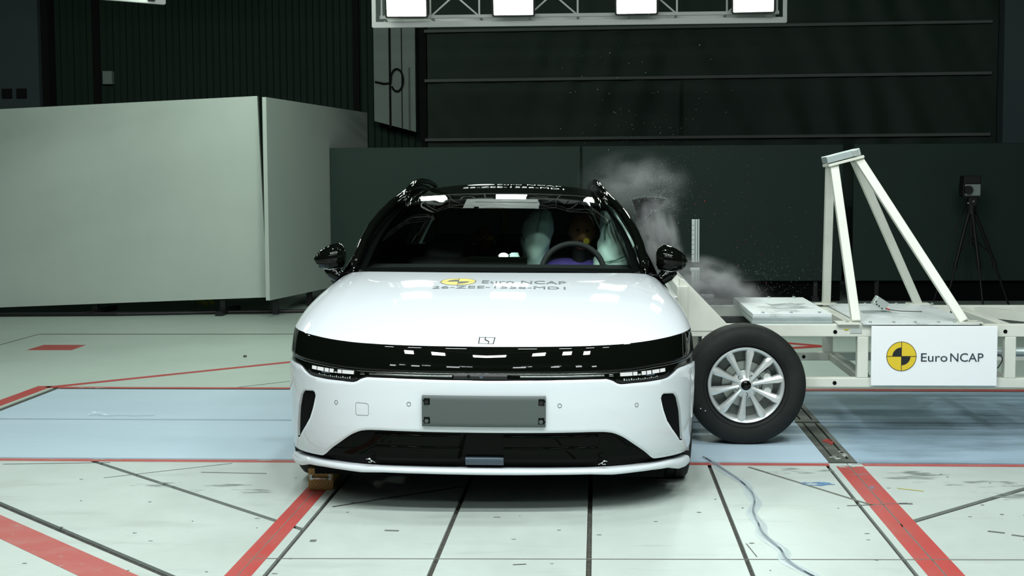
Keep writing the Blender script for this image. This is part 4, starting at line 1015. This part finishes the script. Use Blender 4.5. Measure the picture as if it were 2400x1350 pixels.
# ---- trolley wheels
def trolley_wheel(x, y, s):
    t = empty('wheel', W(x, y, .331)); t.parent = tr; t.rotation_euler = (0, 0, 0 if s < 0 else pi)
    pf = [(.205, .10), (.212, .018), (.222, .004), (.245, -.006), (.275, -.010), (.300, -.006), (.314, .004), (.322, .016)]
    for k in range(5):
        y0 = .020 + k * .036; pf += [(.3285 + .0015 * (k in (1, 2, 3)), y0), (.3285 + .0015 * (k in (1, 2, 3)), y0 + .028), (.321, y0 + .029), (.321, y0 + .035)]
    pf += [(.318, .205), (.30, .213), (.26, .214), (.21, .20)]
    MB().lathe(pf, 96, 'Y').build('tyre', 'rubber', t, smooth=True, angle=35)
    for r in (.232, .292): MB().tube([(r * cos(a), -.0055, r * sin(a)) for a in [2 * pi * i / 64 for i in range(64)]], .0016, 4, True).build('tyre_rib', 'rubber', t, smooth=True)
    rim = MB().lathe([(.198, .17), (.196, .06), (.200, .022), (.2095, .012), (.2105, .006), (.206, .002), (.198, .006), (.192, .016), (.186, .050), (.182, .15)], 72, 'Y').build('rim', 'alloy', t, smooth=True, angle=40)
    # spokes: ten tapering facetted blades
    for k in range(10):
        a = radians(11 + 36 * k); ca, sa = cos(a), sin(a)
        def q(r, wd, yy): return (r * ca - wd * sa, yy, r * sa + wd * ca)
        St = [(.036, .011, .018, .046), (.075, .0125, .014, .044), (.115, .016, .010, .040), (.150, .0205, .007, .036), (.174, .025, .005, .034), (.190, .024, .005, .034), (.206, .022, .006, .034)]
        rows = [[q(r, -w, yb_), q(r, -w * .75, yt), q(r, w * .15, yt - .003), q(r, w * .8, yt + .004), q(r, w, yb_)] for (r, w, yt, yb_) in St]
        MB().grid(rows).build('spoke', 'alloy', rim)
    MB().lathe([(.0, .006), (.022, .007), (.026, .012), (.027, .03)], 28, 'Y').build('hub_cap', 'black_gloss', rim, smooth=True)
    MB().lathe([(.028, .010), (.034, .012), (.042, .020), (.072, .030), (.078, .06)], 40, 'Y').build('hub', 'alloy', rim, smooth=True)
    for k in range(5):
        a = radians(-90 + 72 * k)
        MB().cyl((.053 * cos(a), .016, .053 * sin(a)), (.053 * cos(a), .04, .053 * sin(a)), .0085, n=6).build('wheel_bolt', 'bolt_zinc', rim)
        MB().lathe([(.0135, .021), (.0125, .018), (.0105, .021), (.0105, .03)], 16, 'Y', (.053 * cos(a), 0, .053 * sin(a))).build('bolt_seat', 'alloy_dark', rim, smooth=True)
    MB().lathe([(.05, .072), (.128, .072), (.130, .076), (.130, .092), (.05, .094)], 48, 'Y').build('brake_disc', 'brake_steel', t, smooth=True, angle=30)
    mb = MB()
    for b_ in (radians(-22), radians(8), radians(32)): pass
    P = [(r * cos(a), z_) for r, z_, a in ()]
    cal = []
    for r in (.095, .150):
        for a in lin(radians(-30), radians(35), 8): cal.append((r, a))
    rows = [[(r * cos(a), yy, r * sin(a)) for a in lin(radians(-30), radians(35), 8)] for r, yy in ((.092, .075), (.095, .052), (.125, .046), (.152, .055), (.156, .09))]
    MB().grid(rows).build('brake_caliper', 'brake_steel', t)
    for a in (radians(-16), radians(20)): MB().cyl((.125 * cos(a), .052, .125 * sin(a)), (.125 * cos(a), .038, .125 * sin(a)), .020, n=18).build('caliper_piston', 'alloy', t)
    MB().lathe([(.0, .10), (.185, .10), (.185, .16)], 32, 'Y').build('back_plate', 'alloy_dark', t)
    MB().cyl((0, .10, 0), (0, .34, 0), .03, n=16).build('axle', 'cream_paint', t)
    return t
trolley_wheel(.822, 7.755, -1); trolley_wheel(.822, 9.60, 1); trolley_wheel(3.75, 7.755, -1); trolley_wheel(3.75, 9.60, 1)
for x in (.77, 3.70): tb('axle_plate', x, x + .11, YN + .008, YF + .052, .287, .375, 'cream_paint')
for i, dx in enumerate((-.19, -.165)): MB().cyl(W(.822 + dx - .06, 7.742, .205 - i * .012), W(.822 + dx - .06, 7.736, .205 - i * .012), .004, n=8).build('valve_stud', 'bolt_zinc', tr)

# ================================================================== MEASURING POST, CAMERA TRIPOD
mp_ = empty('measuring_post', (.651, 9.36, 0)); tag(mp_, 'upright aluminium profile post behind the trolley nose', 'post')
for (z0, z1) in ((.0, .885), (.92, 1.203)):
    for x0, x1 in ((-.025, -.004), (.000, .012), (.017, .026)): MB().bb(x0, x1, -.02, .02, z0, z1).build('profile', 'extrusion', mp_, bevel=.002)
    MB().bb(-.025, .026, -.014, .02, z0, z1).build('profile_core', 'alloy_dark', mp_)
MB().bb(-.030, .031, -.024, .024, .885, .92).build('clamp', 'black_matt', mp_, bevel=.003)
MB().bb(-.032, .028, -.026, .024, .862, .884).build('collar', 'extrusion', mp_, bevel=.003)
MB().bb(-.20, .20, -.06, .06, 0, .02).build('base', 'alloy_dark', mp_)
for i in range(8): MB().bb(-.0245, -.010, -.0212, -.0205, .94 + i * .032, .942 + i * .032).build('scale_mark', 'black_trim', mp_)

tc = empty('tripod', (4.25, 16.3, 0)); tag(tc, 'thin black tripod standing in front of the dark board', 'tripod')
for (dx, dy) in ((-.30, -.12), (.06, -.36), (.46, .05)):
    MB().tube([(0 + dx * .05, dy * .05, 1.12), (dx * .62, dy * .62, .48), (dx * .62, dy * .62, .47)], .020, 8).build('leg', 'tripod_black', tc)
    MB().tube([(dx * .60, dy * .60, .50), (dx, dy, 0)], .012, 8).build('lower_leg', 'tripod_black', tc)
    MB().tube([(dx * .52, dy * .52, .60), (0, 0, .80)], .007, 6).build('strut', 'tripod_black', tc)
    MB().cyl((dx * .62, dy * .62, .44), (dx * .60, dy * .60, .52), .024, n=10).build('leg_clamp', 'tripod_black', tc)
MB().cyl((0, 0, .70), (0, 0, 1.22), .018, n=12).build('centre_column', 'tripod_black', tc); MB().cyl((0, 0, 1.06), (0, 0, 1.16), .05, n=16).build('crown', 'tripod_black', tc)
MB().box((.01, 0, 1.20), (.10, .08, .10)).build('pan_head', 'tripod_black', tc, bevel=.01)
for x, z in ((.01, 1.205), (-.05, 1.185)): MB().cyl((x, -.045, z), (x, -.05, z), .010, n=10).build('knob', 'camera_white', tc)
vc = empty('camera', (4.235, 16.3, 1.25)); tag(vc, 'small grey box camera with black lens on the black tripod', 'camera')
MB().bb(-.075, .10, -.06, .12, .018, .150).build('body', 'camera_white', vc, bevel=.008)
MB().bb(-.09, .10, -.075, .13, .150, .245).build('hood', 'tripod_black', vc, bevel=.01)
MB().bb(-.085, .105, -.05, .12, 0, .018).build('mount', 'tripod_black', vc)
MB().cyl((-.045, -.055, .085), (-.045, -.12, .085), .047, n=24).build('lens', 'tripod_black', vc); MB().bb(-.098, -.074, -.062, .12, .015, .16).build('side_plate', 'tripod_black', vc)
tag(MB().tube([(4.20, 16.25, 1.24), (4.12, 16.2, 1.05), (4.02, 16.15, .85), (3.93, 16.12, .55), (3.86, 16.1, .30), (3.78, 16.1, .012), (3.5, 16.1, .012)], .006, 6).build('camera_cable', 'black_trim', smooth=True), 'thin dark cable hanging from the camera on the tripod', 'cable')

# ================================================================== CABLE TAPED TO THE FLOOR
pts = [(.560, 7.40), (.614, 7.176), (.688, 6.837), (.719, 6.60), (.718, 6.378), (.687, 6.169), (.686, 5.95), (.686, 5.756), (.725, 5.522), (.729, 5.366), (.788, 5.163), (.95, 4.8), (1.2, 4.4), (1.3, 3.5), (1.3, 2.0)]
def cr(P, n=6):
    out = []
    for i in range(len(P) - 1):
        p0, p1, p2, p3 = P[max(0, i - 1)], P[i], P[i + 1], P[min(len(P) - 1, i + 2)]
        for k in range(n):
            t = k / n
            out.append(tuple(.5 * ((2 * p1[j]) + (-p0[j] + p2[j]) * t + (2 * p0[j] - 5 * p1[j] + 4 * p2[j] - p3[j]) * t * t + (-p0[j] + 3 * p1[j] - 3 * p2[j] + p3[j]) * t ** 3) for j in range(2)))
    out.append(P[-1]); return out
cp = cr(pts)
cb_ = empty('floor_cable', (.614, 7.176, 0)); tag(cb_, 'thin cable under clear tape winding across the floor towards the camera', 'cable')
MB().tube([(x - .614, y - 7.176, .005) for x, y in cp], .0042, 6).build('cable', 'cable_grey', cb_, smooth=True)
rows = []
rn = random.Random(3)
for i, (x, y) in enumerate(cp):
    a = cp[max(0, i - 1)]; b = cp[min(len(cp) - 1, i + 1)]; d = Vector((b[0] - a[0], b[1] - a[1])).normalized(); n = Vector((-d.y, d.x))
    o_ = .008 * sin(i * .55)
    rows.append([(x - .614 + n.x * (k + o_), y - 7.176 + n.y * (k + o_), z + rn.uniform(0, .0025)) for k, z in ((-.026, .0025), (-.012, .003), (-.005, .010), (.005, .010), (.012, .003), (.026, .0025))])
MB().grid(rows).build('clear_tape', 'clear_film', cb_, smooth=True)
# crumpled bit of plastic on the steel plate, far left
rows = []
for i in range(13):
    x = i * .035; rows.append([(x, k * .02 + .012 * sin(i * 1.3), .004 + .012 * abs(sin(i * 1.1 + k)) * (1.6 if i < 4 else .5)) for k in range(4)])
pf_ = MB().grid(rows).build('plastic_scrap', 'clear_film', smooth=True); pf_.location = (-3.20, 8.60, .001); tag(pf_, 'crumpled clear plastic scrap on the pale steel plates', 'plastic scrap')
# small debris
for (x, y, r, lab) in ((-2.95, 11.6, .014, 'small dark pebble on the floor beyond the steel plates'),):
    o = MB().box((0, 0, r * .6), (r * 2, r * 1.5, r * 1.2)).build('pebble', 'debris', bevel=r * .3); o.location = (x, y, 0); tag(o, lab, 'debris')

# ================================================================== CRASH TEST DUMMIES
def skin_body(name, chains, m, parent, sub=2):
    V = []; E_ = []; Rr = []
    idx = {}
    for ch in chains:
        prev = None
        for (key, p, r) in ch:
            if key not in idx: idx[key] = len(V); V.append(p); Rr.append(r)
            if prev is not None: E_.append((prev, idx[key]))
            prev = idx[key]
    me = bpy.data.meshes.new(name); me.from_pydata(V, E_, []); o = bpy.data.objects.new(name, me); COL.objects.link(o); o.parent = parent
    sk = o.modifiers.new('skin', 'SKIN'); sk.use_smooth_shade = True
    for i, sv in enumerate(me.skin_vertices[0].data): sv.radius = Rr[i] if hasattr(Rr[i], '__len__') else (Rr[i], Rr[i]); sv.use_root = (i == 0)
    ss = o.modifiers.new('sub', 'SUBSURF'); ss.levels = sub; ss.render_levels = sub
    me.materials.append(M(m)); return o
def dummy(name, loc, k, lean, skin, shirt, label, steer=False):
    t = empty(name, loc); tag(t, label, 'crash dummy'); t.rotation_euler = (0, lean, radians(1.9)); t.scale = (k, k, k)
    # origin at the hip on the seat; -y is forward
    ch = [[('pel', (0, 0, .05), (.15, .12)), ('wst', (0, .03, .20), (.125, .105)), ('chs', (0, .05, .38), (.155, .12)), ('shd', (0, .06, .50), (.11, .09)), ('nk', (0, .055, .57), (.055, .055))],
          [('shd', 0, 0), ('sl', (-.17, .05, .50), (.065, .065)), ('el', (-.23, -.06, .26), (.048, .048)), ('wl', (-.17, -.28, .22), (.035, .035))],
          [('shd', 0, 0), ('sr', (.17, .05, .50), (.065, .065)), ('er', (.23, -.06, .26), (.048, .048)), ('wr', (.17, -.28, .22), (.035, .035))],
          [('pel', 0, 0), ('hl', (-.10, -.06, .05), (.085, .085)), ('kl', (-.12, -.44, .14), (.065, .065)), ('al', (-.12, -.62, -.22), (.045, .045))],
          [('pel', 0, 0), ('hr', (.10, -.06, .05), (.085, .085)), ('kr', (.12, -.44, .14), (.065, .065)), ('ar', (.12, -.62, -.22), (.045, .045))]]
    skin_body('body', ch, shirt, t)
    # head with jaw, nose and ears, on a segmented neck
    bm = bmesh.new(); bmesh.ops.create_uvsphere(bm, u_segments=28, v_segments=20, radius=1)
    for v in bm.verts:
        x, y, z = v.co; z2 = z
        wx = .078 * (1 - .18 * max(0, -z)); wy = .098 * (1 - .10 * max(0, -z))
        v.co = Vector((x * wx, y * wy - .012 * max(0, -z), z * .118))
        if y < -.75 and abs(x) < .22 and -.35 < z < .08: v.co.y -= .016
    me = bpy.data.meshes.new('head'); bm.to_mesh(me); bm.free()
    for p in me.polygons: p.use_smooth = True
    me.materials.append(M(skin)); h = bpy.data.objects.new('head', me); COL.objects.link(h); h.parent = t; h.location = (0, .03, .735)
    MB().lathe([(.045, .54), (.052, .56), (.045, .575), (.052, .59), (.045, .605), (.052, .62), (.045, .65)], 24, 'Z', (0, .05, 0)).build('neck', 'seat_black', t, smooth=True)
    for s in (-1, 1):
        MB().cyl((s * .070, .035, -.01), (s * .084, .035, -.01), .024, n=14).build('ear', skin, h); MB().cyl((s * .030, -.090, .012), (s * .030, -.096, .012), .010, n=12).build('eye', 'seat_black', h)
        hd = []
        wx_, wy_, wz_ = s * .17, -.28, .22
        ch2 = [[('p', (wx_, wy_, wz_), .032), ('p2', (wx_, wy_ - .05, wz_ + .005), (.036, .020))]]
        for f in range(4): ch2.append([('p2', 0, 0), ('f%da' % f, (wx_ + (f - 1.5) * .019, wy_ - .095, wz_ + .006), .0095), ('f%db' % f, (wx_ + (f - 1.5) * .019, wy_ - .125 - .008 * (f in (1, 2)), wz_ - .015), .0085), ('f%dc' % f, (wx_ + (f - 1.5) * .018, wy_ - .125, wz_ - .042), .0075)])
        ch2.append([('p', 0, 0), ('t1', (wx_ - s * .040, wy_ - .04, wz_ - .002), .0105), ('t2', (wx_ - s * .048, wy_ - .085, wz_ - .012), .009)])
        skin_body('hand', ch2, skin, t, 1)
    MB().box((0, -.099, -.052), (.045, .006, .006)).build('mouth', 'seat_black', h)
    return t, h
seatw = lambda u, v, w: tuple(car.matrix_basis @ Vector((u, v, w)))
bpy.context.view_layer.update()
d1, h1 = dummy('crash_dummy', seatw(.415, 2.66, .42), 1.0, radians(5.0), 'dummy_skin', 'dummy_shirt', 'crash test dummy in purple shirt sitting behind the steering wheel')
MB().cyl((.028, -.094, -.052), (.028, -.106, -.052), .019, n=20).build('target_dot', 'yellow_mark', h1)
mbv = MB().tube([(.02 + .105 * cos(a), .02 + .10 * sin(a), .535 - .05 * (1 - sin(a))) for a in [2 * pi * i / 24 for i in range(24)]], .026, 8, True).build('collar', 'dummy_vest', d1, smooth=True)
for x, z in ((.03, .44), (.06, .43), (-.02, .46)): MB().cyl((x, -.115, z), (x, -.125, z), .008, n=10).build('cable_plug', 'chrome', d1)
d2, h2 = dummy('crash_dummy', seatw(-.165, 3.50, .50), .78, 0, 'orange_skin', 'seat_black', 'small crash test dummy with yellow stripe on the rear seat')
MB().lathe([(.0795, -.012), (.081, .0), (.0795, .022)], 28, 'Z').build('stripe', 'yellow_mark', h2, smooth=True).scale = (1, 1.22, 1)

# ================================================================== BURST WINDOW: SHARD, GLASS GRIT, DUST
def arc_sheet():
    rows = []
    for i in range(15):
        t = i / 14; r = []
        for j in range(9):
            k = j / 8
            x = (.215 * t) * (1 - k) + .055 * k + .004 * sin(9 * t + 5 * k); z = .185 * (1 - k) + .012 * sin(pi * t) * (1 - k)
            r.append((x, .04 * sin(pi * t) + .03 * k, z))
        rows.append(r)
    return rows
sh = empty('window_shard', (.225, 9.05, 1.155)); tag(sh, 'large dark shard of tinted window glass flying beside the car roof', 'glass shard')
rw = arc_sheet(); MB().grid(rw).grid([[(x, y + .004, z) for x, y, z in r] for r in rw]).build('glass', 'dark_glass', sh, smooth=True)
edge = [r[0] for r in rw] + rw[-1][1:]
mbe = MB(); rn = random.Random(8)
for (x, y, z) in edge:
    for q in range(16):
        c = (x + rn.gauss(0, .010), y + rn.gauss(0, .01), z + rn.gauss(0, .008)); s_ = rn.uniform(.0005, .0014)
        mbe.add([(c[0] + s_, c[1], c[2]), (c[0] - s_, c[1] + s_, c[2]), (c[0], c[1] - s_, c[2] + s_), (c[0], c[1], c[2] - s_)], [(0, 1, 2), (0, 2, 3), (0, 3, 1), (1, 3, 2)])
mbe.build('broken_edge', 'glass_bit', sh)
mbg = MB(); mbr = MB(); rn = random.Random(12)
def grit(n, c, sg, smin=.0004, smax=.0014, mb=None):
    for i in range(n):
        p = [rn.gauss(c[j], sg[j]) for j in range(3)]
        if p[2] < .02: continue
        s_ = rn.uniform(smin, smax); (mb or mbg).add([(p[0] + s_, p[1], p[2]), (p[0] - s_, p[1] + s_, p[2]), (p[0], p[1] - s_, p[2] + s_), (p[0], p[1], p[2] - s_)], [(0, 1, 2), (0, 2, 3), (0, 3, 1), (1, 3, 2)])
grit(700, (.33, 9.05, 1.43), (.13, .12, .08)); grit(450, (.43, 9.05, 1.34), (.05, .10, .09)); grit(500, (.34, 9.0, 1.25), (.10, .10, .08)); grit(160, (.30, 9.0, 1.65), (.28, .2, .16), .0004, .0013)
grit(420, (.95, 8.9, .82), (.16, .14, .09)); grit(200, (1.15, 8.9, .80), (.22, .14, .12), .0004, .0013); grit(300, (.72, 8.85, .78), (.10, .1, .07)); grit(90, (.9, 9.0, 1.15), (.35, .2, .25), .0004, .0013); grit(40, (.1, 9.2, 2.1), (.35, .2, .25), .001, .0022)
grit(30, (.85, 8.9, .95), (.25, .12, .12), .001, .003, mbr); grit(10, (.66, 9.05, 1.36), (.05, .1, .05), .001, .003, mbr)
g_ = empty('glass_grit', (.6, 9.0, 1.1)); tag(g_, 'spray of tiny glass grit in the air beside the car', 'glass grit', kind='stuff')
o = mbg.build('grit', 'glass_bit', g_); o.location = (-.6, -9.0, -1.1); o['kind'] = 'stuff'
o = mbr.build('red_grit', 'red_bit', g_); o.location = (-.6, -9.0, -1.1); o['kind'] = 'stuff'
def puff_mat(name, dens, scale, lo, hi):
    m = bpy.data.materials.new(name); m.use_nodes = True; nt = m.node_tree; nt.nodes.clear()
    out = nt.nodes.new('ShaderNodeOutputMaterial'); v = nt.nodes.new('ShaderNodeVolumePrincipled')
    v.inputs['Color'].default_value = (.93, .96, .97, 1); v.inputs['Anisotropy'].default_value = .0
    tc_ = nt.nodes.new('ShaderNodeTexCoord'); gr_ = nt.nodes.new('ShaderNodeTexGradient'); gr_.gradient_type = 'SPHERICAL'
    nz = nt.nodes.new('ShaderNodeTexNoise'); nz.inputs['Scale'].default_value = scale; nz.inputs['Detail'].default_value = 4
    mr = nt.nodes.new('ShaderNodeMapRange'); mr.inputs[1].default_value = lo; mr.inputs[2].default_value = hi
    mu = nt.nodes.new('ShaderNodeMath'); mu.operation = 'MULTIPLY'; mu2 = nt.nodes.new('ShaderNodeMath'); mu2.operation = 'MULTIPLY'; mu2.inputs[1].default_value = dens
    pw = nt.nodes.new('ShaderNodeMath'); pw.operation = 'POWER'; pw.inputs[1].default_value = 1.5
    nt.links.new(tc_.outputs['Object'], gr_.inputs[0]); nt.links.new(tc_.outputs['Object'], nz.inputs['Vector'])
    nt.links.new(gr_.outputs['Fac'], pw.inputs[0]); nt.links.new(nz.outputs[0], mr.inputs[0])
    nt.links.new(pw.outputs[0], mu.inputs[0]); nt.links.new(mr.outputs[0], mu.inputs[1]); nt.links.new(mu.outputs[0], mu2.inputs[0])
    nt.links.new(mu2.outputs[0], v.inputs['Density']); nt.links.new(v.outputs[0], out.inputs['Volume']); MATS[name] = m
puff_mat('dust_thick', 34, 2.4, .40, .66); puff_mat('dust_thin', 6, 2.0, .38, .66)
dc = empty('dust_cloud', (.6, 9.0, 1.0)); tag(dc, 'pale cloud of dust bursting out beside the door mirror', 'dust cloud', kind='stuff')
bm = bmesh.new(); bmesh.ops.create_icosphere(bm, subdivisions=3, radius=1); pm = {}
for nm in ('dust_thick', 'dust_thin'):
    pm[nm] = bpy.data.meshes.new('puff'); bm.to_mesh(pm[nm]); pm[nm].materials.append(M(nm))
bm.free()
for (x, y, z, rx, ry, rz, nm, ay) in ((.40, 8.95, 1.07, .15, .22, .30, 'dust_thick', -.25), (.24, 9.10, 1.44, .40, .25, .24, 'dust_thin', 0), (.37, 9.0, 1.25, .20, .2, .17, 'dust_thin', -.5), (.72, 8.85, .80, .34, .25, .19, 'dust_thick', .35), (.75, 8.9, .70, .55, .28, .22, 'dust_thin', .2)):
    o = bpy.data.objects.new('puff', pm[nm]); COL.objects.link(o); o.parent = dc; o.location = (x - .6, y - 9.0, z - 1.0); o.scale = (rx, ry, rz); o.rotation_euler = (0, ay, 0); o['kind'] = 'stuff'
